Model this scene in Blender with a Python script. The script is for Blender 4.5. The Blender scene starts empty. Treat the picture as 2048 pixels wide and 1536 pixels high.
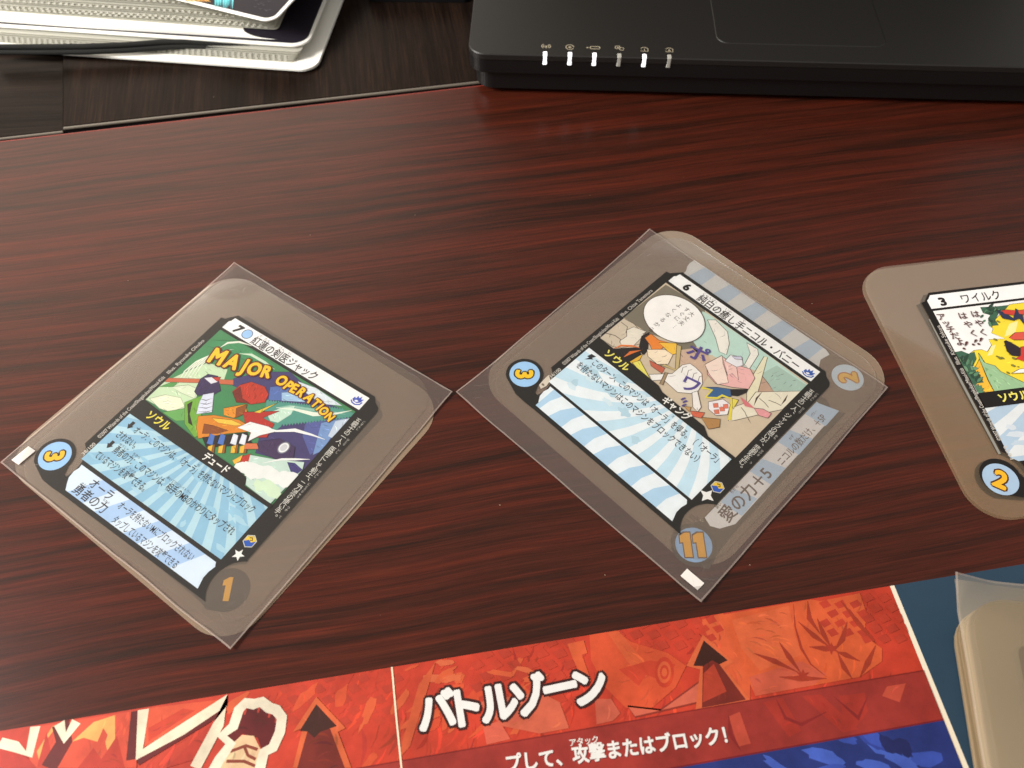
import bpy, bmesh, math, random
from mathutils import Vector, Matrix, noise
from mathutils.geometry import tessellate_polygon
R = math.radians
random.seed(7)
S = bpy.context.scene
COL = S.collection
MM = 0.001

# ------------------------------------------------------------------ camera
CAM_H, PITCH, FPX = 270.0, R(56.65), 1650.0
cd = bpy.data.cameras.new('camera')
cd.sensor_width = 36.0
cd.lens = FPX / 2048 * 36.0
cd.clip_start, cd.clip_end = 0.01, 50
cd.dof.use_dof = True
cd.dof.focus_distance = 0.315
cd.dof.aperture_fstop = 15.0
cam = bpy.data.objects.new('camera', cd); COL.objects.link(cam)
cam.location = (0, 0, CAM_H * MM)
cam.rotation_euler = (math.pi / 2 - PITCH, 0, 0)
S.camera = cam

# ------------------------------------------------------------------ light (a room by day: soft ambient + one window)
W = bpy.data.worlds.new('World'); S.world = W; W.use_nodes = True
bg = W.node_tree.nodes['Background']
bg.inputs[0].default_value = (1.0, 0.94, 0.87, 1)
bg.inputs[1].default_value = 0.28

def area(name, loc, target, sx, sy, power, col):
    l = bpy.data.lights.new(name, 'AREA'); l.shape = 'RECTANGLE'; l.size = sx; l.size_y = sy
    l.energy = power; l.color = col
    o = bpy.data.objects.new(name, l); COL.objects.link(o)
    o.location = loc
    o.rotation_euler = (Vector(target) - Vector(loc)).to_track_quat('-Z', 'Y').to_euler()
    return o
area('window_light', (-1.5, 2.2, 1.6), (-0.05, 0.24, 0), 2.4, 1.7, 20, (1.0, 0.86, 0.70))
area('room_light', (-1.08, 0.05, 0.72), (0.0, 0.24, 0), 0.42, 0.4, 20, (1.0, 0.97, 0.92))

S.view_settings.view_transform = 'Standard'
S.view_settings.look = 'None'
S.view_settings.exposure = 0.62
S.view_settings.gamma = 1.0
S.cycles.transparent_max_bounces = 32
S.cycles.max_bounces = 10

# ------------------------------------------------------------------ helpers
def lin(c):
    def f(v):
        v /= 255.0
        return v / 12.92 if v <= 0.04045 else ((v + 0.055) / 1.055) ** 2.4
    return tuple(f(v) for v in c)

def unproject(p, z=0.0):
    """where the line of sight of photo point p meets the level z (mm)"""
    x = (p[0] - 1024) / FPX; y = -(p[1] - 768) / FPX
    d = (x, math.cos(PITCH) + y * math.sin(PITCH), -math.sin(PITCH) + y * math.cos(PITCH))
    t = (z - CAM_H) / d[2]
    return Vector((d[0] * t, d[1] * t))

def crop(ox, oy, s): return lambda a, b: (ox + a * s, oy + b * s)

def link(o, parent=None):
    COL.objects.link(o)
    if parent is not None: o.parent = parent
    return o

def tag(o, label=None, cat=None, group=None, kind=None):
    if label: o['label'] = label
    if cat: o['category'] = cat
    if group: o['group'] = group
    if kind: o['kind'] = kind
    return o

def empty(name, loc, rz, label, cat, group=None):
    o = bpy.data.objects.new(name, None); o.empty_display_size = 0.02
    o.location = (loc[0] * MM, loc[1] * MM, (loc[2] if len(loc) > 2 else 0) * MM)
    o.rotation_euler = (0, 0, rz)
    COL.objects.link(o)
    return tag(o, label, cat, group)

def mesh_obj(name, verts, faces, mat, parent=None, smooth=False):
    m = bpy.data.meshes.new(name)
    m.from_pydata([(v[0] * MM, v[1] * MM, v[2] * MM) for v in verts], [], faces)
    if smooth:
        for p in m.polygons: p.use_smooth = True
    m.materials.append(mat); m.update()
    return link(bpy.data.objects.new(name, m), parent)

def rrect(x0, y0, x1, y1, r, n=8):
    pts = []
    for cx, cy, a0 in ((x1 - r, y1 - r, 0), (x0 + r, y1 - r, 90), (x0 + r, y0 + r, 180), (x1 - r, y0 + r, 270)):
        for k in range(n + 1):
            a = R(a0 + 90 * k / n); pts.append((cx + r * math.cos(a), cy + r * math.sin(a)))
    return pts

def circ(cx, cy, r, n=40, a0=0, a1=360):
    k = n if a1 - a0 == 360 else n + 1
    return [(cx + r * math.cos(R(a0 + (a1 - a0) * i / n)), cy + r * math.sin(R(a0 + (a1 - a0) * i / n))) for i in range(k)]

def slab(name, pts, z0, z1, mat, parent=None, bevel=0, zf=None):
    """closed slab over an outline (mm, counter-clockwise)"""
    area2 = sum(pts[i][0] * pts[(i + 1) % len(pts)][1] - pts[(i + 1) % len(pts)][0] * pts[i][1] for i in range(len(pts)))
    if area2 < 0: pts = pts[::-1]
    n = len(pts); f = zf or (lambda x, y: 0)
    tri = tessellate_polygon([[Vector((p[0], p[1], 0)) for p in pts]])
    rings = [(pts, z0)]
    if bevel:
        cx = sum(p[0] for p in pts) / n; cy = sum(p[1] for p in pts) / n
        rings.append((pts, z1 - bevel))
        ins = []
        for i in range(n):
            a, b, c = Vector(pts[i - 1]), Vector(pts[i]), Vector(pts[(i + 1) % n])
            e = ((b - a).normalized() if (b - a).length > 1e-6 else Vector((0, 0))) + ((c - b).normalized() if (c - b).length > 1e-6 else Vector((0, 0)))
            nn = Vector((-e.y, e.x)).normalized()
            ins.append((b.x + nn.x * bevel, b.y + nn.y * bevel))
        rings.append((ins, z1))
    else:
        rings.append((pts, z1))
    vs = []; fs = []
    for ps, z in rings: vs += [(p[0], p[1], z + f(p[0], p[1])) for p in ps]
    top = (len(rings) - 1) * n
    for a, b, c in tri:
        va, vb, vc = Vector(pts[a]), Vector(pts[b]), Vector(pts[c])
        if (vb - va).cross(vc - va) < 0: b, c = c, b
        fs.append((top + a, top + b, top + c)); fs.append((a, c, b))
    for k in range(len(rings) - 1):
        for i in range(n):
            j = (i + 1) % n
            fs.append((k * n + i, k * n + j, (k + 1) * n + j, (k + 1) * n + i))
    return mesh_obj(name, vs, fs, mat, parent)

def box(name, x0, y0, z0, x1, y1, z1, mat, parent=None, bevel=0.3):
    return slab(name, [(x0, y0), (x1, y0), (x1, y1), (x0, y1)], z0, z1, mat, parent, bevel)

# ------------------------------------------------------------------ materials
def mat(name):
    m = bpy.data.materials.new(name); m.use_nodes = True
    nt = m.node_tree
    return m, nt, nt.nodes['Principled BSDF']
def N(nt, t, **kw):
    n = nt.nodes.new(t)
    for k, v in kw.items():
        if hasattr(n, k): setattr(n, k, v)
        else: n.inputs[k].default_value = v
    return n
def ramp(nt, stops):
    r = nt.nodes.new('ShaderNodeValToRGB'); e = r.color_ramp.elements
    while len(e) < len(stops): e.new(0.5)
    for el, (p, c) in zip(e, stops): el.position = p; el.color = (*c, 1)
    return r
def plain(name, rgb, rough=0.5, metal=0, bump=0, bscale=400, spec=0.5):
    m, nt, b = mat(name)
    b.inputs['Base Color'].default_value = (*lin(rgb), 1); b.inputs['Roughness'].default_value = rough
    b.inputs['Metallic'].default_value = metal; b.inputs['Specular IOR Level'].default_value = spec
    if bump:
        tc = N(nt, 'ShaderNodeTexCoord'); no = N(nt, 'ShaderNodeTexNoise'); no.inputs['Scale'].default_value = bscale
        no.inputs['Detail'].default_value = 4
        bp = N(nt, 'ShaderNodeBump'); bp.inputs['Strength'].default_value = bump; bp.inputs['Distance'].default_value = 0.0004
        nt.links.new(tc.outputs['Object'], no.inputs['Vector']); nt.links.new(no.outputs['Fac'], bp.inputs['Height'])
        nt.links.new(bp.outputs['Normal'], b.inputs['Normal'])
    return m

def wood(name, ang, dark, light, pore, rough, spec=0.2, along=1.0, bump=0.12, contrast=1.0):
    """laminate wood: broad bands, long fibres, thin dark pores and short bright flecks along the grain"""
    m, nt, b = mat(name); L = nt.links.new
    tc = N(nt, 'ShaderNodeTexCoord')
    mp = N(nt, 'ShaderNodeMapping'); mp.inputs['Rotation'].default_value = (0, 0, -ang)
    L(tc.outputs['Object'], mp.inputs['Vector'])
    warp = N(nt, 'ShaderNodeTexNoise'); warp.inputs['Scale'].default_value = 6; warp.inputs['Detail'].default_value = 2
    L(mp.outputs['Vector'], warp.inputs['Vector'])
    sub = N(nt, 'ShaderNodeVectorMath', operation='MULTIPLY_ADD')
    sub.inputs[1].default_value = (0.0, 0.012, 0); L(warp.outputs['Color'], sub.inputs[0]); L(mp.outputs['Vector'], sub.inputs[2])
    def layer(sx, sy, det, rgh, off, stops):
        mm = N(nt, 'ShaderNodeMapping'); mm.inputs['Scale'].default_value = (sx * along, sy, 1); mm.inputs['Location'].default_value = (off, off * 1.7, 0)
        L(sub.outputs[0], mm.inputs['Vector'])
        no = N(nt, 'ShaderNodeTexNoise'); no.inputs['Scale'].default_value = 1; no.inputs['Detail'].default_value = det
        no.inputs['Roughness'].default_value = rgh
        L(mm.outputs['Vector'], no.inputs['Vector'])
        r = ramp(nt, [(p, (v, v, v)) for p, v in stops]); L(no.outputs['Fac'], r.inputs['Fac']); return r.outputs['Color']
    band = layer(4.2, 150, 7, 0.74, 1.3, [(0.36, 0), (0.64, 1)])
    fib = layer(16, 1700, 4, 0.7, 3.1, [(0.28, 1 - .34 * contrast), (0.5, 1.0), (0.74, 1 + .40 * contrast)])
    fib2 = layer(30, 800, 6, 0.8, 9.1, [(0.32, 1 - .26 * contrast), (0.5, 1.0), (0.7, 1 + .34 * contrast)])
    por = layer(5.5, 400, 6, 0.66, 12.9, [(0.30, .35), (0.38, .8), (0.43, 1.0)])
    por2 = layer(15, 900, 4, 0.6, 21.3, [(0.30, .5), (0.38, 1.0)])
    mx = N(nt, 'ShaderNodeMix', data_type='RGBA', blend_type='MIX'); L(band, mx.inputs[0])
    mx.inputs[6].default_value = (*lin(dark), 1); mx.inputs[7].default_value = (*lin(light), 1)
    cur = mx.outputs[2]
    for f in (fib, fib2):
        n = N(nt, 'ShaderNodeVectorMath', operation='MULTIPLY'); L(cur, n.inputs[0]); L(f, n.inputs[1]); cur = n.outputs[0]
    for f in (por, por2):
        n = N(nt, 'ShaderNodeMix', data_type='RGBA', blend_type='MIX'); L(f, n.inputs[0]); n.inputs[6].default_value = (*lin(pore), 1); L(cur, n.inputs[7]); cur = n.outputs[2]
    L(cur, b.inputs['Base Color'])
    b.inputs['Specular IOR Level'].default_value = spec
    rr = N(nt, 'ShaderNodeMapRange'); rr.inputs[3].default_value = rough - 0.04; rr.inputs[4].default_value = rough + 0.08
    L(warp.outputs['Fac'], rr.inputs[0]); L(rr.outputs[0], b.inputs['Roughness'])
    bp = N(nt, 'ShaderNodeBump'); bp.inputs['Strength'].default_value = bump; bp.inputs['Distance'].default_value = 0.0001
    L(fib2, bp.inputs['Height']); L(bp.outputs['Normal'], b.inputs['Normal'])
    return m

GRAIN = R(10.4)
m_red = wood('mahogany_laminate', GRAIN, (40, 20, 13), (80, 30, 18), (20, 10, 7), 0.27, 0.28)
m_band = plain('red_edge_band', (132, 44, 34), 0.4)
m_board = wood('dark_brown_laminate_cross', GRAIN + R(90), (20, 13, 10), (38, 27, 21), (10, 7, 6), 0.3, 0.04, 1.4, contrast=1.35)
m_board2 = wood('dark_brown_laminate_long', GRAIN - R(4), (18, 13, 10), (38, 30, 25), (10, 7, 6), 0.3, 0.04, 1.0, contrast=1.35)
m_nosing_highlight = plain('board_edge_highlight', (98, 90, 80), 0.35)  # highlight on the dark boards' front edge, put into a paler colour
m_black = plain('shaded_gap_black', (8, 7, 7), 0.8)  # near-black: shade inside the gap is put into the boards' front faces

def film_mat(name, alpha, rgb, rough, gloss=1.0, tint=(0.96, 0.95, 0.93), bump=0.0):
    """thin plastic: a part of the light passes, a part is scattered, the skin is glossy"""
    m = bpy.data.materials.new(name); m.use_nodes = True; nt = m.node_tree; nt.nodes.clear(); L = nt.links.new
    out = N(nt, 'ShaderNodeOutputMaterial')
    tr = N(nt, 'ShaderNodeBsdfTransparent'); tr.inputs[0].default_value = (*tint, 1)
    df = N(nt, 'ShaderNodeBsdfDiffuse'); df.inputs[0].default_value = (*lin(rgb), 1)
    gl = N(nt, 'ShaderNodeBsdfGlossy'); gl.inputs['Roughness'].default_value = rough; gl.inputs['Color'].default_value = (1, 1, 1, 1)
    fr = N(nt, 'ShaderNodeFresnel'); fr.inputs['IOR'].default_value = 1.45
    m1 = N(nt, 'ShaderNodeMixShader'); m2 = N(nt, 'ShaderNodeMixShader')
    tc = N(nt, 'ShaderNodeTexCoord'); no = N(nt, 'ShaderNodeTexNoise'); no.inputs['Scale'].default_value = 45; no.inputs['Detail'].default_value = 3
    L(tc.outputs['Object'], no.inputs['Vector'])
    ar = N(nt, 'ShaderNodeMapRange'); ar.inputs[3].default_value = alpha * 0.9; ar.inputs[4].default_value = alpha * 1.1
    L(no.outputs['Fac'], ar.inputs[0]); L(ar.outputs[0], m1.inputs[0])
    L(tr.outputs[0], m1.inputs[1]); L(df.outputs[0], m1.inputs[2])
    g = N(nt, 'ShaderNodeMath', operation='MULTIPLY'); g.inputs[1].default_value = gloss
    L(fr.outputs[0], g.inputs[0]); L(g.outputs[0], m2.inputs[0])
    L(m1.outputs[0], m2.inputs[1]); L(gl.outputs[0], m2.inputs[2])
    if bump:
        n2 = N(nt, 'ShaderNodeTexNoise'); n2.inputs['Scale'].default_value = 70; n2.inputs['Detail'].default_value = 2
        L(tc.outputs['Object'], n2.inputs['Vector'])
        bp = N(nt, 'ShaderNodeBump'); bp.inputs['Strength'].default_value = bump; bp.inputs['Distance'].default_value = 0.001
        L(n2.outputs['Fac'], bp.inputs['Height']); L(bp.outputs['Normal'], gl.inputs['Normal'])
    L(m2.outputs[0], out.inputs[0])
    return m
m_film = film_mat('frosted_card_plastic', 0.035, (250, 222, 188), 0.35, 0.30, (1, 1, 1))
m_film_low = film_mat('frosted_card_plastic_rough', 0.135, (246, 216, 182), 0.4, 0.35, (1, .995, .985))
m_film_lone = film_mat('frosted_card_plastic_brownish', 0.05, (226, 194, 154), 0.5, 0.2, (1, .99, .98))
m_film_lone_low = film_mat('frosted_card_plastic_brown_rough', 0.125, (212, 178, 138), 0.5, 0.2, (1, .99, .98))
m_sleeve = film_mat('clear_sleeve_plastic', 0.012, (240, 226, 214), 0.16, 0.42, (1, 1, 1), 0.06)
m_sleeve_low = film_mat('hazy_sleeve_plastic', 0.10, (240, 212, 200), 0.3, 0.5, (1, 1, 1), 0.06)
m_seam = film_mat('sleeve_welded_edge', 0.2, (238, 218, 206), 0.3, 0.9)
m_deckfilm = film_mat('milky_sleeve_plastic', 0.2, (200, 182, 152), 0.3, 0.6, (1, 1, 1), .2)
m_page = film_mat('pocket_page_plastic', 0.4, (236, 234, 220), 0.3, .7)
m_weld = film_mat('pocket_page_weld', 0.4, (236, 234, 222), 0.4, .6)

def print_mat(name, rough=0.4, mottled=0.0, spec=0.4):
    m, nt, b = mat(name); L = nt.links.new
    at = N(nt, 'ShaderNodeAttribute'); at.attribute_name = 'ink'
    b.inputs['Roughness'].default_value = rough; b.inputs['Specular IOR Level'].default_value = spec
    tc = N(nt, 'ShaderNodeTexCoord'); no = N(nt, 'ShaderNodeTexNoise'); no.inputs['Scale'].default_value = 160 if mottled < 0.3 else 60
    no.inputs['Detail'].default_value = 6; no.inputs['Roughness'].default_value = 0.65
    L(tc.outputs['Object'], no.inputs['Vector'])
    mr = N(nt, 'ShaderNodeMapRange'); mr.inputs[1].default_value = 0.3; mr.inputs[2].default_value = 0.7
    mr.inputs[3].default_value = 1 - mottled; mr.inputs[4].default_value = 1 + mottled * 0.7
    L(no.outputs['Fac'], mr.inputs[0])
    mx = N(nt, 'ShaderNodeVectorMath', operation='SCALE'); L(at.outputs['Color'], mx.inputs[0]); L(mr.outputs[0], mx.inputs['Scale'])
    L(mx.outputs[0], b.inputs['Base Color'])
    return m
m_ink = print_mat('printed_ink', 0.42, 0.05)
m_matink = print_mat('printed_mat_ink', 0.5, 0.32, 0.25)

# ------------------------------------------------------------------ flat print: coloured shapes and lettering, one sheet of ink
_glyphs = {}
def glyph(s, bold):
    k = (s, bold)
    if k not in _glyphs:
        c = bpy.data.curves.new('lettering', 'FONT'); c.body = s; c.size = 1; c.resolution_u = 3; c.offset = bold
        o = bpy.data.objects.new('lettering', c); COL.objects.link(o)
        me = bpy.data.meshes.new_from_object(o.evaluated_get(bpy.context.evaluated_depsgraph_get()))
        vs = [(v.co.x, v.co.y) for v in me.vertices]; fs = [tuple(p.vertices) for p in me.polygons]
        bpy.data.objects.remove(o); bpy.data.curves.remove(c); bpy.data.meshes.remove(me)
        xs = [v[0] for v in vs] or [0, 1]
        _glyphs[k] = (vs, fs, min(xs), max(xs))
    return _glyphs[k]

INK = 0.94
class Print:
    """card coordinates: x to the right, y down, mm"""
    def __init__(self, z, dz=0.0012, gain=INK): self.z, self.dz, self.gain = z, dz, gain; self.v, self.f, self.c = [], [], []
    def _col(self, c): return tuple(min(.94, v * self.gain) for v in lin(c)) + (1,)
    def add(self, vs, fs, col):
        b = len(self.v); self.v += [(x, -y, self.z) for x, y in vs]; self.f += [tuple(b + i for i in f) for f in fs]
        self.c += [self._col(col)] * len(fs)
    def up(self): self.z += self.dz
    def poly(self, pts, col, up=True):
        t = tessellate_polygon([[Vector((p[0], p[1], 0)) for p in pts]])
        self.add(pts, [tuple(x) for x in t], col)
        if up: self.up()
    def stroke(self, pts, w, col, up=True, taper=False):
        vs, fs = [], []; n = len(pts)
        for i, p in enumerate(pts):
            a = Vector(pts[max(0, i - 1)]); b = Vector(pts[min(n - 1, i + 1)])
            d = b - a; d = d.normalized() if d.length > 1e-6 else Vector((1, 0)); nn = Vector((-d.y, d.x))
            ww = w / 2 * ((1 - abs(2 * i / (n - 1) - 1) * 0.9) if taper else 1)
            vs += [(p[0] + nn.x * ww, p[1] + nn.y * ww), (p[0] - nn.x * ww, p[1] - nn.y * ww)]
        for i in range(n - 1): fs.append((2 * i, 2 * i + 1, 2 * i + 3, 2 * i + 2))
        self.add(vs, fs, col)
        if up: self.up()
    def outline(self, pts, w, col): self.stroke(list(pts) + [pts[0], pts[1]], w, col)
    def text(self, s, x, y, size, col, ang=0, w=None, sx=1.0, bold=0.012, align='L', shear=0, up=True, fat=0):
        if fat:
            z = self.z
            for k in range(12):
                a = R(30 * k); self.z += .0002
                self.text(s, x + fat * size * math.cos(a), y + fat * size * math.sin(a) * (1.2 if k % 3 else 1), size, col, ang, w, sx, bold, align, shear, False)
            self.z += .0002
        vs, fs, x0, x1 = glyph(s, bold)
        if w: sx = w / ((x1 - x0) * size)
        off = {'L': x0, 'C': (x0 + x1) / 2, 'R': x1}[align]
        ca, sa = math.cos(R(ang)), math.sin(R(ang)); q = []
        for gx, gy in vs:
            px = (gx - off + gy * shear) * size * sx; py = gy * size
            q.append((x + px * ca - py * sa, y - (px * sa + py * ca)))
        self.add(q, fs, col)
        if fat: self.z = z
        if up: self.z += self.dz + (.003 if fat else 0)
    def number(self, s, x, y, size, col, ang=0, bold=0.05, sx=1.0):
        if set(s) != {'1'}: return self.text(s, x, y, size, col, ang=ang, bold=0, fat=bold * .85, align='C', sx=sx)
        g = bold * .62; n = len(s); ca, sa = math.cos(R(ang)), math.sin(R(ang))
        for i in range(n):
            o = (i - (n - 1) / 2) * .5
            sh = [(-.09 - g, -g), (.13 + g, -g), (.11 + g, .72 + g), (-.02 - g, .72 + g), (-.22 - g, .62 + g), (-.22 - g, .46 - g), (-.11 - g, .47 - g)]
            self.poly([(x + (px + o) * size * sx * ca - py * size * sa, y - ((px + o) * size * sx * sa + py * size * ca)) for px, py in sh], col, up=False)
        self.up()
    def vtext(self, s, x, y, size, col, step, bold=0.012, sx=1.0):
        for i, ch in enumerate(s):
            dx = size * 0.35 if ch in '、。' else 0; dy = -size * 0.45 if ch in '、。' else 0
            if ch in 'ー…': self.text(ch, x - size * 0.35, y + i * step - size * 0.75, size, col, ang=-90, bold=bold, align='L', up=False)
            else: self.text(ch, x + dx, y + i * step + dy, size, col, bold=bold, align='C', sx=sx, up=False)
        self.up()
    def build(self, name, parent, m=None):
        me = bpy.data.meshes.new(name)
        me.from_pydata([(a * MM, b * MM, c * MM) for a, b, c in self.v], [], self.f)
        at = me.color_attributes.new('ink', 'FLOAT_COLOR', 'CORNER')
        data = []
        for p, c in zip(me.polygons, self.c): data += list(c) * p.loop_total
        at.data.foreach_set('color', data)
        me.materials.append(m or m_ink)
        # every face looks up
        bm = bmesh.new(); bm.from_mesh(me)
        for f in bm.faces:
            f.normal_update()
            if f.normal.z < 0: f.normal_flip()
        bm.to_mesh(me); bm.free(); me.update()
        return link(bpy.data.objects.new(name, me), parent)

def blob(cx, cy, rx, ry, n=22, jag=0.18, seed=0, rot=0):
    rnd = random.Random(seed); pts = []
    for i in range(n):
        a = 2 * math.pi * i / n; k = 1 + rnd.uniform(-jag, jag)
        x, y = rx * k * math.cos(a), ry * k * math.sin(a)
        pts.append((cx + x * math.cos(rot) - y * math.sin(rot), cy + x * math.sin(rot) + y * math.cos(rot)))
    return pts

def inside(pt, poly):
    x, y = pt; c = False; j = len(poly) - 1
    for i in range(len(poly)):
        if (poly[i][1] > y) != (poly[j][1] > y) and x < (poly[j][0] - poly[i][0]) * (y - poly[i][1]) / (poly[j][1] - poly[i][1]) + poly[i][0]: c = not c
        j = i
    return c
def brush(p, poly, col, rnd, density=.55, length=2.6, w=.3, amount=.22, maxn=60):
    """printed brush marks a little lighter or darker than the shape they lie in"""
    xs = [q[0] for q in poly]; ys = [q[1] for q in poly]
    n = min(maxn, int((max(xs) - min(xs)) * (max(ys) - min(ys)) * density)); a0 = rnd.uniform(0, 3.14)
    for k in range(n):
        x, y = rnd.uniform(min(xs), max(xs)), rnd.uniform(min(ys), max(ys)); a = a0 + rnd.uniform(-.5, .5); l = length * rnd.uniform(.4, 1.2)
        pts = [(x + l * (t - .5) * math.cos(a) + l * .12 * math.sin(3 * t) * math.sin(a), y + l * (t - .5) * math.sin(a) - l * .12 * math.sin(3 * t) * math.cos(a)) for t in (0, .33, .66, 1)]
        if all(inside(q, poly) for q in pts):
            f = 1 + rnd.uniform(-amount, amount) * 1.3
            p.z += p.dz * .08; p.stroke(pts, w * rnd.uniform(.5, 1.6), tuple(min(255, max(0, v * f + rnd.uniform(-6, 6))) for v in col), up=False, taper=True)
    p.up()

def clip_poly(pts, x0, y0, x1, y1):
    def cut(ps, inside, inter):
        out = []
        for i in range(len(ps)):
            a, b = ps[i - 1], ps[i]
            if inside(b):
                if not inside(a): out.append(inter(a, b))
                out.append(b)
            elif inside(a): out.append(inter(a, b))
        return out
    def ix(v): return lambda a, b: (v, a[1] + (b[1] - a[1]) * (v - a[0]) / (b[0] - a[0]))
    def iy(v): return lambda a, b: (a[0] + (b[0] - a[0]) * (v - a[1]) / (b[1] - a[1]), v)
    for ins, it in ((lambda p: p[0] >= x0, ix(x0)), (lambda p: p[0] <= x1, ix(x1)), (lambda p: p[1] >= y0, iy(y0)), (lambda p: p[1] <= y1, iy(y1))):
        if pts: pts = cut(pts, ins, it)
    return pts

# ------------------------------------------------------------------ the setting: red table top, dark boards behind it
def dirv(a): return Vector((math.cos(a), math.sin(a)))
e0, e1 = unproject((0, 282)), unproject((945, 172))
du = (e1 - e0).normalized(); dn = Vector((-du.y, du.x))
def edge(t, off): return e0 + du * t + dn * off
q = [edge(-500, -0.9), edge(-500, -1000), edge(1100, -1000), edge(1100, -0.9)]
table = slab('table_top', [tuple(p) for p in q], -18, 0, m_red); tag(table, kind='structure')
q = [edge(-500, 0.1), edge(-500, -0.9), edge(1100, -0.9), edge(1100, 0.1)]
band = slab('edge_band', [tuple(p) for p in q], -18, -0.05, m_band, table, 0.35)
desk = bpy.data.objects.new('desk', None); COL.objects.link(desk); tag(desk, kind='structure')
l0, l1 = unproject((125, 257)), unproject((945, 166))
bu = (l1 - l0).normalized(); bn = Vector((-bu.y, bu.x))
def bp_(t, off): return tuple(l0 + bu * t + bn * off)
slab('board', [bp_(0, 1.6), bp_(1200, 1.6), bp_(1200, 700), bp_(-18, 700), bp_(-14, 120)], -15, 0, m_board, desk, 0.4)
slab('nosing_highlight', [bp_(0, 0), bp_(1200, 0), bp_(1200, 1.6), bp_(0, 1.6)], -1.0, -0.15, m_nosing_highlight, desk, 0.4)
slab('front_edge', [bp_(0, 0.4), bp_(1200, 0.4), bp_(1200, 1.6), bp_(0, 1.6)], -15, -1.02, m_black, desk)
slab('board', [bp_(-500, 0.4), bp_(-.1, 0.4), bp_(-14.1, 120), bp_(-18.1, 700), bp_(-500, 700)], -16, -1.2, m_board2, desk, 0.4)
slab('nosing_highlight', [bp_(-500, -1.0), bp_(-.3, -1.0), bp_(-.3, 0.4), bp_(-500, 0.4)], -2.2, -1.35, m_nosing_highlight, desk, 0.4)
slab('front_edge', [bp_(-500, -.6), bp_(-.3, -.6), bp_(-.3, 0.4), bp_(-500, 0.4)], -16, -2.25, m_black, desk)
flo = slab('floor', [(-3000, -3000), (3000, -3000), (3000, 4000), (-3000, 4000)], -760, -720, m_black); tag(flo, kind='structure')

# ------------------------------------------------------------------ cards
class Frame:
    def __init__(self, a, b, z=0):
        self.A = unproject(a, z); B = unproject(b, z); u = (B - self.A).normalized()
        self.ang = math.atan2(u.y, u.x); self.u = u; self.v = Vector((u.y, -u.x))
    def loc(self, p, z=0):
        d = unproject(p, z) - self.A; return (d.dot(self.u), d.dot(self.v))
def card_film(root, x0, y0, x1, y1, r, z0, z1, m, name='film'):
    return slab(name, [(x, -y) for x, y in rrect(x0, y0, x1, y1, r, 10)], z0, z1, m, root)

BITE = 11.0
def frame_pts(dx=0, dy=0):
    """the black frame of a card: cut corners at the top, round bites at the bottom"""
    L, T, Rr, B = -5.4, 0.0, 77.0, 94.6
    pts = [(-0.2, T), (72.0, T), (73.6, 1.9), (76.0, 3.2), (Rr, 5.0), (Rr, 75.8)]
    pts += [p for p in circ(83.5, 85.8, BITE, 14, 237, 129)][1:-1] if False else []
    cx, cy = 82.6, 86.2
    for k in range(15):
        a = R(242 - (242 - 130) * k / 14); pts.append((cx + BITE * math.cos(a), cy + BITE * math.sin(a)))
    pts += [(73.4, B), (-1.5, B)]
    cx, cy = -10.6, 85.6
    for k in range(15):
        a = R(52 - (52 + 62) * k / 14); pts.append((cx + BITE * math.cos(a), cy + BITE * math.sin(a)))
    pts += [(L, 75.5), (L, 4.6), (-3.6, 4.2), (-2.4, 2.6)]
    return [(x + dx, y + dy) for x, y in pts]
def tear_pts(cx=-10.5, cy=85.6, r=7.4):
    pts = [(cx + r * math.cos(R(a)), cy + r * math.sin(R(a))) for a in range(125, 361, 9)]
    return pts + [(cx + r + 1.6, cy + 3.2), (1.5, 89.4), (3.5, 94.6), (-1.0, 94.8), (-6.5, 94.6)]
NAMEBAR = [(-0.3, 1.7), (70.6, 1.7), (70.6, 8.1), (-1.4, 8.1), (-1.4, 4.4), (-0.7, 3.6)]
LOWER = [(0.6, 82.6), (68.6, 82.6), (69.6, 84), (69.0, 86.5), (69.0, 89), (70.2, 92.8), (3.9, 92.8), (2.1, 90.6), (0.8, 88.6), (0.4, 86), (0.9, 84)]
BLACK = (30, 26, 23)

def rays(p, cx, cy, n, r, col, x0, y0, x1, y1, a0=0, swirl=0.0, duty=0.5):
    for k in range(n):
        pts = []
        A = a0 + 360 / n * k; w = 360 / n * duty
        m = 10
        for i in range(m + 1):
            rr = r * i / m; pts.append((cx + rr * math.cos(R(A + swirl * i / m)), cy + rr * math.sin(R(A + swirl * i / m))))
        for i in range(m, 0, -1):
            rr = r * i / m; pts.append((cx + rr * math.cos(R(A + w + swirl * i / m)), cy + rr * math.sin(R(A + w + swirl * i / m))))
        # clip each slice separately (they are convex enough as quads)
        h = m
        for i in range(m):
            a, b = pts[i], pts[i + 1]
            j = len(pts) - i
            c = pts[j - 1] if i + 1 <= m and j - 1 > m else pts[m + 1] if m + 1 < len(pts) else pts[m]
            d = pts[j % len(pts)] if i else pts[0]
            qd = [a, b, c, d] if i else [a, b, c]
            qd = clip_poly(qd, x0, y0, x1, y1)
            if len(qd) > 2: p.add(qd, [tuple(range(len(qd)))], col)
    p.up()

def badge(root, z, cx, cy, num, ang, disc=(165, 208, 244), numcol=(250, 196, 40), edge_=(60, 34, 20), size=9.0, r=6.0, ring=None, sx=1.0, gain=INK):
    p = Print(z, gain=gain)
    if ring: p.poly(circ(cx, cy, r + 0.9), ring)
    if disc: p.poly(circ(cx, cy, r), disc)
    ca, sa = math.cos(R(ang)), math.sin(R(ang)); h = size * 0.36
    bx, by = cx + h * sa, cy + h * ca
    p.number(num, bx, by, size, edge_, ang, 0.115, sx)
    p.number(num, bx, by, size, numcol, ang, 0.05, sx)
    return p.build('badge', root)

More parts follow.
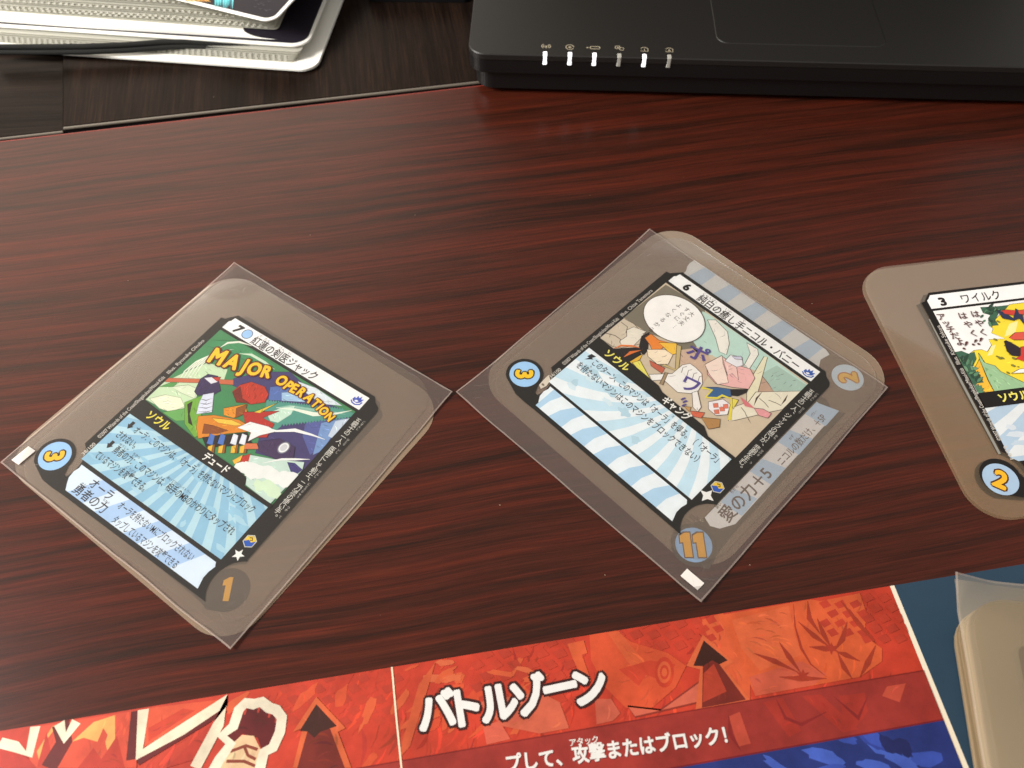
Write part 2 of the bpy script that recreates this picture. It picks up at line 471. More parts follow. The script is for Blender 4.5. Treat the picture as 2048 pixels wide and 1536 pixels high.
def flame(p, x, y, col):
    p.poly([(x - 2.0, y + 0.6), (x - 1.7, y - 0.8), (x - 0.9, y - 0.2), (x - 0.8, y - 1.7), (x + 0.1, y - 1.0), (x + 0.7, y - 2.3), (x + 1.1, y - 0.9), (x + 2.1, y - 1.5), (x + 1.7, y + 0.4), (x + 0.6, y + 1.3), (x - 1.0, y + 1.3)], col)
    p.stroke([(x - 2.1, y + 1.2), (x - 1.0, y + 2.0), (x + 0.5, y + 2.1), (x + 2.0, y + 1.2), (x + 2.3, y - 0.1)], 0.55, col)
    p.poly([(x - 0.9, y + 0.6), (x - 0.1, y + 0.0), (x + 0.8, y + 0.3), (x + 0.3, y + 0.9), (x - 0.4, y + 1.1)], (248, 248, 252))
def gem(p, x, y):
    hexa = lambda r: [(x + r * math.cos(R(a)), y + r * 1.05 * math.sin(R(a))) for a in range(-90, 270, 60)]
    p.poly(hexa(2.5), (225, 220, 200)); p.poly(hexa(2.2), (40, 92, 190))
    p.poly([(x - 1.9, y - 1.0), (x, y - 2.2), (x + 1.9, y - 1.1), (x + 0.7, y + 0.2), (x - 0.6, y - 0.2), (x - 1.8, y + 1.0)], (246, 208, 60))
    p.stroke([(x - 0.9, y - 0.9), (x, y - 1.4), (x + 0.6, y - 0.7), (x - 0.2, y - 0.2)], 0.45, (120, 90, 20))
def star(p, x, y, n, r0, r1, a0=-90, col=(250, 248, 244)):
    p.poly([(x + (r0 if i % 2 == 0 else r1) * math.cos(R(a0 + 180 / n * i)), y + (r0 if i % 2 == 0 else r1) * math.sin(R(a0 + 180 / n * i))) for i in range(2 * n)], col)

def small_print(root, z, illus, number, x=-3.3):
    p = Print(z)
    c = (208, 200, 190)
    p.text(illus, x + 0.9, 36.5, 2.3, c, ang=90, w=19.5, bold=0.01)
    p.text('©2007 Wizards of the Coast/Shogakukan/Mitsui-Kids', x + 0.9, 74.0 - 2.6, 2.3, c, ang=90, w=33, bold=0.012)
    p.text(number, x + 0.9, 79.0 - 3.6, 2.3, c, ang=90, w=5.6 if len(number) > 5 else 4.6, bold=0.02) if False else None
    p.text(number, x + 1.6, 79.6, 2.1, c, ang=90, w=5.8, bold=0.02)
    return p.build('small_print', root)

def card_frame_parts(root, z, black=BLACK, tear=True):
    p = Print(z)
    p.poly(frame_pts(), black)
    if tear: p.poly(tear_pts(), black)
    p.build('frame_print', root)

# ---- card with the crimson title (left)
F1 = Frame((476.0 + 1.9, 500 + 487 * .2735), (748.7, 794.0))
F1 = Frame((400 + 285 * .2735, 500 + 487 * .2735), (400 + 1275 * .2735, 500 + 1075 * .2735))
F2 = Frame((1250 + 430 * .26855, 440 + 398 * .26855), (1250 + 1500 * .26855, 440 + 1140 * .26855))
F3 = Frame((1700 + 745 * .20838, 480 + 525 * .20838), (1700 + 1670 * .20838, 480 + 415 * .20838))

def P_(F, C, z=1.1): return lambda *pts: [F.loc(C(a, b), z) for a, b in pts]

def under_card_left():
    root = empty('card', (F1.A.x, F1.A.y, 0), F1.ang - R(2.2), 'frosted card beneath the left sleeve, showing a faint grey disc numbered 1', 'card')
    card_film(root, -22.5, -16.5, 97.8, 99.6, 15, 0.08, 0.24, m_film_low)
    p = Print(0.25)
    g = (62, 56, 46)
    p.poly([(x + 3.2, y - 2.0) for x, y in frame_pts()], g)
    p.build('frame_print', root)
    p = Print(0.26)
    a = P_(F1, crop(300, 900, 400 / 1463))
    c = F1.loc((300 + 765 * .2734, 900 + 985 * .2734), 0.5)
    ca, sa = math.cos(R(2.2)), math.sin(R(2.2))
    # into this card's own axes
    def tr(p_): return (p_[0] * ca - p_[1] * sa, p_[0] * sa + p_[1] * ca)
    c = tr(c); k = tr(F1.loc((300 + 470 * .2734, 900 + 900 * .2734), 0.5)); k2 = tr(F1.loc((300 + 600 * .2734, 900 + 1110 * .2734), 0.5))
    p.poly(circ(c[0], c[1], 7.6), (44, 42, 36)); p.poly([k, (c[0] - 2, c[1] - 7.4), (c[0] + 3, c[1] + 7), (k2[0] + 1.5, k2[1] + .5), k2, (k[0] - 2.6, k[1] + 3.0)], (44, 42, 36))
    p.build('badge', root)
    p = Print(0.275, gain=.94)
    p.number('1', c[0] + 2.2, c[1] + 3.2, 11.5, (255, 196, 24), 34, 0.0, .8)
    p.build('badge_number', root)
    return root
under_card_left()

def card_left():
    root = empty('card', (F1.A.x, F1.A.y, 0), F1.ang, 'plastic trading card with green picture lettered MAJOR OPERATION inside the left sleeve', 'card')
    card_film(root, -20.5, -16.5, 91.5, 98.2, 13, 0.36, 0.54, m_film)
    card_frame_parts(root, .545)
    z = .555
    p = Print(z); p.poly(NAMEBAR, (252, 251, 250)); 
    p.text('7', 3.2, 7.0, 5.4, (28, 24, 24), w=2.6, bold=0.0, fat=.05, shear=0.2)
    p.poly(circ(9.6, 5.0, 2.35, 28), (90, 100, 120)); p.poly(circ(9.6, 5.0, 2.05, 28), (165, 205, 245))
    p.text('紅蓮の剣医ジャック', 13.4, 7.4, 4.7, (34, 28, 28), w=33.5, bold=0.0, fat=.012)
    for s, x in (('ぐ', 15.0), ('れん', 18.6), ('けん', 26.5), ('い', 30.6)): p.text(s, x, 3.3, 1.5, (110, 100, 96), align='C', bold=0.0)
    flame(p, 67.2, 4.9, (72, 92, 190))
    p.build('name_bar', root)
    # picture: a plain stand-in of the same colours
    X0, Y0, X1, Y1 = -1.2, 9.4, 70.0, 56.2
    p = Print(z)
    p.poly([(X0, Y0), (X1, Y0), (X1, Y1), (X0, Y1)], (70, 142, 92))
    C = crop(260, 680, 360 / 1843); D = crop(420, 740, 300 / 1589)
    def A(*pts): return clip_poly([F1.loc(C(a, b), .56) for a, b in pts], X0, Y0, X1, Y1)
    def B(*pts): return clip_poly([F1.loc(D(a, b), .56) for a, b in pts], X0, Y0, X1, Y1)
    rb = random.Random(31)
    def PA(col, *pts):
        r = A(*pts)
        if len(r) > 2: p.poly(r, col); brush(p, r, col, rb); p.outline(r, .16, tuple(v * .62 for v in col))
    def PB(col, *pts):
        r = B(*pts)
        if len(r) > 2: p.poly(r, col); brush(p, r, col, rb); p.outline(r, .12, tuple(v * .8 for v in col))
    def SA(col, w, *pts): p.stroke([F1.loc(C(a, b), .56) for a, b in pts], w, col, taper=True)
    def SB(col, w, *pts): p.stroke([F1.loc(D(a, b), .56) for a, b in pts], w, col, taper=True)
    PA((70, 148, 98), (850, 0), (1110, 10), (1500, 260), (1420, 330), (1050, 140), (800, 60))
    PA((206, 228, 190), (160, 610), (330, 440), (560, 330), (800, 230), (1000, 300), (960, 420), (700, 520), (640, 720), (540, 760), (330, 700))
    PA((236, 240, 212), (200, 600), (360, 560), (520, 590), (560, 680), (420, 740), (300, 700))
    PA((226, 236, 206), (420, 480), (600, 460), (690, 500), (660, 600), (520, 540))
    PA((112, 178, 96), (330, 740), (560, 700), (600, 820), (470, 830))
    PA((90, 160, 84), (300, 480), (430, 430), (520, 420), (440, 480))
    for k in range(5):
        SA((236, 240, 222), 0.9, (480 + 40 * k, 450 - 12 * k), (560 + 45 * k, 320 - 18 * k), (680 + 50 * k, 220 - 22 * k), (820 + 60 * k, 150 - 14 * k))
    SA((240, 242, 226), 1.4, (920, 80), (1000, 30), (1120, 20), (1250, 60))
    SA((214, 232, 206), 1.6, (1120, 140), (1240, 150), (1380, 230), (1480, 300))
    # violet sky on the right, pale glow near its rim
    PB((74, 66, 116), (560, 20), (850, 20), (1180, 330), (1540, 470), (1000, 1100), (860, 1140), (780, 960), (480, 880), (520, 720), (740, 560), (620, 330), (230, 160), (250, 90))
    PB((92, 118, 180), (640, 180), (800, 160), (980, 330), (620, 320))
    PB((170, 202, 232), (760, 240), (900, 230), (1010, 340), (760, 325))
    PB((228, 238, 244), (930, 120), (1120, 190), (1400, 380), (1180, 360), (1000, 230))
    PB((92, 100, 162), (1020, 540), (1340, 510), (1260, 760), (1060, 900), (980, 700))
    PB((128, 160, 208), (1180, 560), (1430, 510), (1180, 860), (1090, 900))
    PB((206, 218, 234), (1330, 540), (1490, 510), (1290, 720), (1250, 700))
    # toothed teal band
    band_ = [(600, 320)]
    for k in range(30): band_ += [(620 + k * 27, 312 + k * 3.0), (634 + k * 27, 334 + k * 3.0)]
    band_ += [(1530, 460), (1490, 500)]
    for k in range(24): band_ += [(1480 - k * 31, 492 + k * 3.6), (1464 - k * 31, 518 + k * 3.6)]
    band_ += [(700, 640), (600, 690), (560, 560)]
    PB((88, 158, 142), *band_)
    for k in range(9):
        SB((150, 196, 178), 0.7, (700 + k * 60, 400 + k * 6), (850 + k * 60, 380 + k * 9), (1000 + k * 55, 400 + k * 9))
    PB((206, 232, 214), (600, 460), (760, 400), (900, 380), (860, 470), (720, 560), (640, 540))
    SB((240, 244, 228), 1.8, (700, 400), (900, 420), (1100, 470), (1300, 470), (1500, 430))
    # clumps of colour in the middle
    rnd = random.Random(4)
    PA((206, 110, 74), (370, 390), (760, 400), (1060, 410), (1060, 460), (720, 440), (360, 430))
    PA((60, 46, 88), (720, 400), (800, 350), (900, 370), (930, 520), (860, 560), (690, 570), (660, 530))
    PA((232, 232, 240), (760, 390), (840, 380), (900, 430), (830, 450)); PA((200, 60, 50), (840, 385), (930, 380), (900, 430))
    PA((120, 176, 66), (690, 590), (760, 560), (700, 980), (660, 1000), (560, 860), (560, 640))
    PA((54, 44, 36), (590, 660), (640, 630), (610, 760), (640, 880), (600, 850))
    PA((224, 228, 244), (750, 560), (860, 540), (840, 740), (680, 760), (710, 640))
    for k in range(4): SA((60, 50, 60), 0.35, (700, 600 + 45 * k), (780, 620 + 40 * k), (850, 600 + 40 * k))
    PA((196, 58, 38), (1130, 460), (1240, 430), (1380, 480), (1420, 560), (1380, 640), (1240, 660), (1090, 620), (1050, 530))
    PA((126, 40, 30), (1050, 540), (1130, 480), (1150, 600), (1230, 650), (1090, 640))
    PA((232, 150, 44), (960, 700), (1180, 660), (1200, 740), (1060, 800), (960, 770))
    PA((150, 84, 30), (1090, 700), (1200, 660), (1170, 760), (1080, 800))
    PA((190, 50, 40), (1160, 740), (1530, 730), (1360, 800), (1480, 860), (1400, 1000), (1250, 1000), (1180, 860))
    PA((238, 206, 70), (1270, 740), (1520, 640), (1330, 750))
    PA((224, 140, 40), (700, 780), (860, 770), (1120, 820), (1200, 870), (1210, 940), (1000, 960), (700, 1010), (680, 900))
    PA((248, 200, 74), (840, 800), (1040, 820), (1150, 870), (1080, 880), (900, 850))
    PA((146, 78, 28), (760, 860), (860, 880), (1010, 930), (900, 960), (740, 960))
    PA((40, 32, 34), (740, 1000), (1200, 950), (1250, 1060), (1120, 1080), (780, 1100))
    for k, cx in enumerate((830, 940, 1070, 1160)):
        PA((84, 122, 196) if k < 2 else (232, 236, 244), (cx - 46, 1060), (cx - 10, 960), (cx + 40, 980), (cx + 16, 1080))
        PA((238, 190, 60), (cx - 30, 1090), (cx + 40, 1070), (cx + 30, 1160), (cx - 40, 1160))
        PA((160, 96, 30), (cx + 20, 1080), (cx + 40, 1070), (cx + 30, 1160), (cx + 4, 1160))
    PA((246, 242, 240), (1100, 900), (1230, 840), (1420, 890), (1500, 940), (1330, 980), (1210, 1040), (1240, 950))
    SB((246, 246, 244), 1.5, (560, 600), (700, 650), (900, 640), (1080, 690), (1220, 740))
    PA((218, 122, 80), (1180, 1060), (1300, 1060), (1320, 1120), (1170, 1120))
    PB((72, 52, 92), (520, 760), (740, 730), (900, 820), (880, 960), (700, 950), (510, 860))
    for r_, c_ in ((2.7, (120, 120, 136)), (2.2, (240, 240, 240)), (1.5, (210, 210, 214))):
        cc = F1.loc(D(782, 826), .56); p.poly([(cc[0] + r_ * .8 * math.cos(R(a)), cc[1] + r_ * math.sin(R(a))) for a in range(0, 360, 15)], c_)
    # clouds and the dark half disc at the bottom right
    PB((204, 226, 214), (420, 900), (700, 950), (1000, 980), (980, 1060), (640, 1420), (380, 1220), (390, 1100))
    PB((196, 56, 44), (340, 920), (430, 890), (400, 1000), (410, 1100), (380, 1110), (310, 1030))
    PB((240, 188, 70), (240, 960), (350, 900), (320, 970), (260, 1000))
    PB((70, 64, 124), (820, 980), (900, 990), (980, 1060), (880, 1140))
    for k in range(16):
        cx, cy = rnd.uniform(300, 960), 0; cy = 1010 + (cx - 300) * 0.25 + rnd.uniform(-10, 60)
        pt = F1.loc(D(cx, cy), .56); p.poly(clip_poly(blob(pt[0], pt[1], 3.0, 2.2, 12, .2, k), X0, Y0, X1, Y1), (238, 240, 236))
    for k in range(7):
        pt = F1.loc(D(rnd.uniform(500, 700), rnd.uniform(1180, 1330)), .56); p.poly(clip_poly(blob(pt[0], pt[1], 2.6, 2.0, 12, .25, k + 40), X0, Y0, X1, Y1), (216, 236, 206))
    SB((244, 244, 240), 1.3, (560, 990), (760, 950), (900, 950), (1060, 950))
    p.build('picture', root)
    zt = p.z + 0.004
    # arched lettering
    p = Print(zt)
    def arch(word, pts, s0, s1, sx):
        path = [F1.loc(C(a, b), .56) for a, b in pts]; n = len(word)
        wd = []
        for i, ch in enumerate(word):
            _, _, x0_, x1_ = glyph(ch, .05); wd.append((x1_ - x0_ + .06) * (s0 + (s1 - s0) * i / (n - 1)))
        tot = sum(wd); seg = [math.hypot(path[i + 1][0] - path[i][0], path[i + 1][1] - path[i][1]) for i in range(len(path) - 1)]; Ln = sum(seg)
        for b, col in ((0.13, (116, 40, 20)), (0.05, (250, 204, 44))):
            acc = 0
            for i, ch in enumerate(word):
                d = (acc + wd[i] / 2) / tot * Ln; acc += wd[i]; k = 0
                while k < len(seg) - 1 and d > seg[k]: d -= seg[k]; k += 1
                f = d / seg[k]; q0, q1 = path[k], path[k + 1]
                p.text(ch, q0[0] + (q1[0] - q0[0]) * f, q0[1] + (q1[1] - q0[1]) * f, s0 + (s1 - s0) * i / (n - 1), col, ang=-math.degrees(math.atan2(q1[1] - q0[1], q1[0] - q0[0])), bold=0, fat=b * .8, align='C', sx=Ln / tot * .96, up=False)
            p.z += .004
    arch('MAJOR', [(780, 215), (980, 280), (1150, 330), (1290, 370), (1440, 395)], 9.8, 7.6, 1)
    arch('OPERATION', [(1470, 425), (1590, 510), (1700, 560), (1800, 625), (1900, 710), (2040, 845)], 6.2, 4.8, 1)
    p.build('picture_lettering', root)
    # band below the picture
    p = Print(zt)
    p.poly([(-1.4, 50.1), (24, 51.6), (33, 52.4), (44, 52.5), (51, 52.6), (55.2, 53.4), (56.4, 55.2), (56.4, 57.6), (-1.4, 57.6)], BLACK)
    p.poly([(56, 56.0), (70.4, 56.0), (70.4, 57.6), (56, 57.6)], BLACK)
    p.text('ソウル', 4.6, 55.4, 4.3, (240, 224, 80), w=11.5, bold=0.03)
    p.text('デュード', 35.5, 56.4, 3.9, (246, 244, 238), w=12.0, bold=0.025)
    p.build('type_band', root)
    # rules panel
    T = (42, 36, 38)
    p = Print(z); x0, y0, x1, y1 = -1.4, 57.6, 69.4, 81.0
    p.poly([(x0, y0), (x1, y0), (x1, y1), (x0, y1)], (148, 194, 220))
    rays(p, 36, 44, 34, 60, (186, 220, 232), x0, y0, x1, y1, 4, 8, 0.42)
    for k in range(26):
        r2 = random.Random(90 + k); bl = clip_poly(blob(r2.uniform(x0, x1), r2.uniform(y0, y1), r2.uniform(1, 3.5), r2.uniform(.6, 1.6), 10, .4, k), x0, y0, x1, y1)
        if len(bl) > 2: p.poly(bl, (158, 204, 226) if k % 2 else (176, 214, 230))
    for i, (s, x, y, w) in enumerate((('オーラ：このマジンは、「オーラ」を持たないマジンにブロック', 5.6, 62.6, 60.5), ('されない。', 1.6, 67.4, 9.8), ('勇者の力：このマジンは、相手のMBのかわりにタップされ', 5.6, 72.6, 60.5), ('ているマジンを攻撃できる。', 1.6, 77.8, 26.0))):
        p.text(s, x, y, 3.7, T, w=w, bold=0.006)
    for y in (61.2, 71.2):
        p.poly([(2.2, y - 1.9), (3.6, y - 1.9), (3.6, y - .2), (4.3, y - .2), (2.9, y + 1.6), (1.5, y - .2), (2.2, y - .2)], T)
    for s, x, y in (('も', 36.7, 59.6), ('ゆうしゃ', 8.0, 69.3), ('ちから', 14.6, 69.3), ('あいて', 32.4, 69.3), ('マジンバトラー', 38.5, 69.3), ('こうげき', 17.4, 74.6)):
        p.text(s, x, y, 1.25, (70, 74, 84), align='C', bold=0)
    p.build('rules_panel', root)
    p = Print(z); p.poly(LOWER, (222, 236, 250))
    for a, b in ((10, 17), (24, 31), (39, 45), (54, 61)):
        q_ = clip_poly([(a + 2, 82.6), (b + 2.5, 82.6), (b - 4, 92.8), (a - 5, 92.8)], 3.6, 82.6, 69.2, 92.8); p.poly(q_, (176, 206, 240))
    p.text('オーラ', 9.0, 86.9, 4.2, T, w=11.0, bold=0.01); p.text('勇者の力', 6.0, 91.7, 4.6, T, w=16, bold=0.01)
    p.text('ゆうしゃ', 8.6, 88.0, 1.1, T, align='C', bold=0); p.text('ちから', 19.6, 88.1, 1.1, T, align='C', bold=0)
    p.text('オーラを持たないMにブロックされない', 24.5, 87.2, 3.5, T, w=36.5, bold=0.006)
    p.text('タップしているマジンを攻撃できる', 27.0, 92.1, 3.5, T, w=31.5, bold=0.006)
    p.build('keyword_panel', root)
    p = Print(z + .02)
    p.vtext('五戦士の一人、医師にして剣士、二刀流の使い手。', 73.3, 13.0, 2.55, (240, 236, 226), 2.12, 0.0)
    for s, y in (('ごせんし', 11.8), ('ひとり', 21.0), ('いし', 26.2), ('けんし', 37.0), ('にとうりゅう', 43.0), ('つか', 54.0), ('て', 58.4)): p.vtext(s, 75.6, y, 1.15, (220, 214, 204), 1.2, 0.0)
    gem(p, 73.0, 70.6); star(p, 73.2, 76.4, 5, 2.3, 1.0)
    p.build('flavour_strip', root)
    badge(root, z + .02, -10.5, 85.6, '3', -50, size=9.2, disc=(160, 204, 246))
    small_print(root, z + .02, 'Illus. Ryosuke Okubo', '38/100')
    return root
card_left()

# ---- middle: a second card lies beneath the sleeve and reaches out of it
def under_card_mid():
    root = empty('card', (F2.A.x, F2.A.y, 0), F2.ang, 'sideways plastic card beneath the middle sleeve, with round badges 11 and 2', 'card')
    card_film(root, -23.5, -20.2, 92.8, 101.5, 15, 0.08, 0.24, m_film_low)
    z = 0.25
    G = (74, 66, 52)
    p = Print(z, gain=1.2)
    # side strip with rays above the name bar
    strip = [(0.2, -2.0), (-1.0, -4.2), (-1.5, -6.5), (-1.2, -9.4), (66.0, -9.4), (68.4, -8.3), (67.9, -6.2), (67.3, -3.6), (68.8, -0.3), (70.0, 0.6), (0.5, 0.6)]
    p.poly(strip, (226, 232, 238))
    for k in range(5):
        a = 4.5 + k * 13.5; p.poly(clip_poly([(a, -9.4), (a + 6.2, -9.4), (a + 5.2, .6), (a - 2.0, .6)], -1, -9.4, 67.2, .6), (190, 212, 234))
    p.build('side_strip', root)
    p = Print(z, gain=1.2)
    # sideways panel: in its own axes (s up the edge, t outwards)
    def U(s, t): return (t, 83.6 - s)
    out = [U(-1.4, 77.0), U(72.6, 77.0), U(73.0, 79.5), U(70.9, 83), U(71.6, 86.8), U(73.2, 88.2), U(4, 88.0), U(-6, 88.6), U(-14, 90.2), U(-17, 84), U(-13.5, 77), U(-8, 75), U(-4, 76)]
    p.poly(out, G)
    p.poly([U(0.2, 77.3), U(69.4, 77.5), U(69.0, 81.5), U(70.2, 85.6), U(5.9, 86.4), U(0.6, 83.6), U(-1.0, 80.6)], (232, 238, 244))
    for k in range(4):
        a = 9 + k * 17.5; p.poly([U(a, 77.5), U(a + 7.5, 77.5), U(a + 10.5, 85.9), U(a + 1.0, 86.1)], (186, 210, 236))
    p.build('keyword_panel', root)
    p = Print(z + .012, gain=1.0)
    T = (92, 78, 74)
    def txt(s, ss, tt, size, w=None, b=0.01): 
        x, y = U(ss, tt); p.text(s, x, y, size, T, ang=90, w=w, bold=b)
    txt('愛の力＋5', 4.4, 84.2, 6.2, 27.0, 0.015); txt('ニコルの数だけ、＋5P', 37.0, 84.4, 3.7, 29, 0.008)
    txt('あい', 6.0, 78.4, 1.5); txt('ちから', 14.5, 78.4, 1.5); txt('かず', 48.0, 80.3, 1.3); txt('パワー', 62.4, 80.2, 1.2)
    txt('コル', -7.0, 76.2, 4.4, 6.0, 0.005)
    p.build('keyword_text', root)
    p = Print(z + .014)
    p.poly(circ(81.0, 94.2, 8.0), G); p.build('badge_ring', root)
    badge(root, z + .018, 81.0, 94.2, '11', 45, size=11.5, disc=(158, 202, 240), edge_=(96, 58, 24), r=6.4, sx=0.8, gain=1.0, numcol=(255, 190, 24))
    badge(root, z + .018, 79.6, -4.0, '2', 135, size=9.4, disc=(196, 214, 230), edge_=(180, 120, 50), numcol=(240, 186, 74), r=6.2, gain=1.25)
    p = Print(z + .014); p.text('42', 77.0, 86.0, 1.6, (190, 180, 160), ang=45, bold=0); p.build('small_print', root)
    return root
under_card_mid()

def card_mid():
    root = empty('card', (F2.A.x, F2.A.y, 0), F2.ang, 'plastic trading card with white speech bubble picture inside the middle sleeve', 'card')
    card_film(root, -19.5, -16.5, 90.5, 100.4, 13, 0.36, 0.54, m_film)
    card_frame_parts(root, .545, (18, 15, 13))
    z = .555; BK = (22, 19, 17)
    p = Print(z); p.poly(NAMEBAR, (253, 252, 250))
    p.text('6', 5.2, 6.9, 5.3, (24, 20, 20), w=2.3, bold=0.0, fat=.05)
    p.text('純白の癒し手ニコル・バニー', 13.2, 7.5, 4.9, (34, 24, 24), w=50.0, bold=0.0, fat=.012)
    for s, x in (('じゅんぱく', 17.0), ('いや', 26.5), ('て', 34.2)): p.text(s, x, 3.4, 1.6, (110, 98, 92), align='C', bold=0)
    flame(p, 67.6, 5.2, (44, 92, 178))
    p.build('name_bar', root)
    X0, Y0, X1, Y1 = -1.6, 9.6, 70.4, 57.0
    p = Print(z)
    p.poly([(X0, Y0), (X1, Y0), (X1, Y1), (X0, Y1)], (216, 198, 172))
    C = crop(1180, 560, 300 / 1920); D = crop(1300, 640, 340 / 1865)
    ink = (70, 50, 44); rb2 = random.Random(77)
    def mk(Cr):
        def poly(col, *pts, line=0.22, lc=ink):
            r = clip_poly([F2.loc(Cr(a, b), .56) for a, b in pts], X0, Y0, X1, Y1)
            if len(r) > 2:
                p.poly(r, col); brush(p, r, col, rb2, .3, 2.4, .22, .1, 30); brush(p, r, ink, rb2, .10, 3.2, .16, .2, 12)
                if line: p.outline(r, line, lc)
        def stroke(col, w, *pts, taper=True): p.stroke([F2.loc(Cr(a, b), .56) for a, b in pts], w, col, taper=taper)
        return poly, stroke
    PC, SC = mk(C); PD, SD = mk(D)
    PC((130, 122, 104), (970, 60), (1480, 360), (1360, 860), (1150, 940), (1100, 800), (740, 680), (430, 480), line=0)
    PC((214, 200, 178), (430, 490), (560, 560), (690, 690), (640, 820), (400, 870), (290, 850), (120, 740))
    PC((238, 230, 214), (470, 640), (560, 600), (720, 660), (640, 760), (560, 840), (400, 830), (380, 780), (470, 720))
    SC(ink, 0.3, (200, 680), (320, 710), (390, 760), (380, 800), taper=False); SC(ink, 0.25, (400, 540), (480, 600), (460, 680), taper=False)
    PC((198, 226, 214), (1440, 400), (1520, 440), (1920, 720), (1920, 960), (1660, 960), (1440, 960), (1310, 770), line=0)
    PD((198, 226, 214), (600, 0), (740, 0), (1180, 300), (1740, 720), (1680, 790), (1280, 600), (1000, 500), (700, 400), (560, 280), line=0)
    PD((176, 202, 188), (1220, 590), (1390, 500), (1740, 730), (1680, 800), (1340, 790), line=0)
    PD((198, 164, 142), (1220, 600), (1300, 700), (1360, 790), (1160, 790), (1100, 690))
    PD((214, 184, 160), (330, 330), (560, 300), (700, 480), (620, 640), (560, 720), (480, 560), (330, 480), line=0)
    # pale beams and stones
    PD((240, 232, 200), (1060, 720), (1250, 400), (1290, 410), (1160, 880), (1060, 930))
    PD((240, 232, 210), (1080, 900), (1160, 790), (1680, 780), (1560, 960), (1320, 1010), (940, 1100), (860, 1110), (900, 960))
    for a in ((1200, 860, 1300, 960), (1000, 960, 1060, 1060), (1300, 880, 1440, 940)): SD(ink, 0.25, (a[0], a[1]), ((a[0] + a[2]) / 2 + 10, (a[1] + a[3]) / 2), (a[2], a[3]), taper=False)
    SD(ink, 0.7, (1230, 790), (1170, 860), (1140, 940)); SD(ink, 0.7, (1510, 820), (1480, 880), (1440, 930)); SD(ink, 0.25, (1060, 1040), (1080, 1090), (1110, 1140))
    PD((246, 240, 230), (630, 0), (720, 0), (850, 130), (870, 260), (840, 380), (760, 350), (720, 200))
    PD((246, 240, 230), (1060, 250), (1180, 320), (1190, 380), (1090, 540), (1030, 500), (1100, 370))
    # orange and black clump at the left
    PC((26, 22, 22), (660, 720), (760, 670), (740, 900), (690, 960), (620, 900), (640, 800))
    PC((26, 22, 22), (300, 880), (620, 860), (660, 960), (520, 1060), (420, 980), line=0)
    SC((232, 120, 50), 1.2, (300, 880), (400, 840), (540, 845), (640, 870)); SC((232, 120, 50), 1.4, (430, 990), (520, 930), (650, 900)); 
    PC((240, 190, 60), (500, 1050), (680, 940), (640, 1020), (540, 1080))
    PC((238, 140, 54), (700, 740), (780, 690), (880, 770), (1000, 800), (900, 900), (800, 920), (770, 840))
    PC((248, 200, 70), (880, 800), (1100, 810), (1150, 870), (1130, 940), (1040, 960), (960, 880))
    PC((250, 232, 204), (730, 890), (960, 890), (1060, 960), (1000, 1080), (860, 1080), (740, 980))
    PC((204, 104, 78), (760, 1030), (960, 1130), (920, 1200), (780, 1100)); PC((240, 230, 110), (540, 1060), (640, 1030), (760, 1250), (740, 1290))
    PC((206, 184, 130), (1110, 830), (1170, 850), (1130, 1180), (900, 1090), (960, 1080), (1090, 1140))
    PC((248, 244, 238), (760, 1210), (1050, 1200), (1180, 1090), (1280, 1070), (1350, 1120), (1430, 1200), (1440, 1330), (1360, 1460), (1120, 1440), (940, 1280), (790, 1290))
    for k in range(4): SC(ink, 0.22, (1170 + 70 * k, 1190 + 40 * k), (1190 + 70 * k, 1120 + 40 * k), (1240 + 66 * k, 1110 + 40 * k), taper=False)
    PC((166, 142, 110), (890, 1330), (960, 1180), (1000, 1190), (930, 1350))
    # pink clump, cream facets
    PD((244, 190, 186), (620, 500), (780, 400), (900, 480), (1100, 540), (1150, 640), (1080, 760), (900, 740), (720, 700), (630, 600))
    PD((250, 228, 214), (600, 490), (790, 390), (800, 480), (840, 600), (860, 690), (740, 710), (650, 600))
    PD((248, 208, 200), (790, 400), (950, 520), (970, 660), (900, 590), (850, 610))
    PD((240, 238, 240), (820, 450), (880, 385), (1010, 410), (1020, 500), (950, 520)); PD((214, 210, 228), (900, 400), (1000, 400), (1010, 440), (930, 430))
    PD((28, 24, 24), (880, 760), (1080, 760), (1060, 800), (960, 840), (880, 830), line=0)
    PD((58, 104, 152), (570, 740), (740, 740), (880, 760), (890, 840), (760, 860), (610, 850), (680, 770))
    SD((238, 220, 70), 1.0, (570, 745), (680, 770), (610, 850), (740, 860), (790, 830), (900, 870), (870, 1100), taper=False)
    PD((238, 222, 96), (900, 860), (970, 880), (910, 980))
    PD((246, 240, 240), (640, 900), (800, 870), (880, 930), (850, 1040), (720, 1050), (640, 980))
    for k, (a, b) in enumerate(((720, 940), (790, 980), (730, 1010), (830, 950))): PD((232, 128, 100), (a - 30, b - 20), (a + 24, b - 26), (a + 30, b + 22), (a - 22, b + 24), line=0.12)
    PD((246, 240, 234), (460, 800), (520, 780), (560, 960), (520, 1010), (470, 960))
    PD((224, 110, 78), (440, 1000), (600, 1020), (560, 1080), (470, 1060)); PD((188, 140, 84), (560, 1070), (770, 1090), (760, 1180), (640, 1200)); PD((206, 160, 100), (370, 950), (450, 960), (430, 1010))
    SD((226, 130, 134), 2.2, (990, 850), (1060, 930), (1140, 970)); PD((238, 166, 168), (1140, 970), (1240, 980), (1330, 1030), (1290, 1080), (1190, 1050))
    # speech bubble
    cc = F2.loc(C(1075, 495), .56); ax = F2.loc(C(1468, 540), .56); ay = F2.loc(C(1120, 805), .56)
    e1_ = (ax[0] - cc[0], ax[1] - cc[1]); e2_ = (ay[0] - cc[0], ay[1] - cc[1])
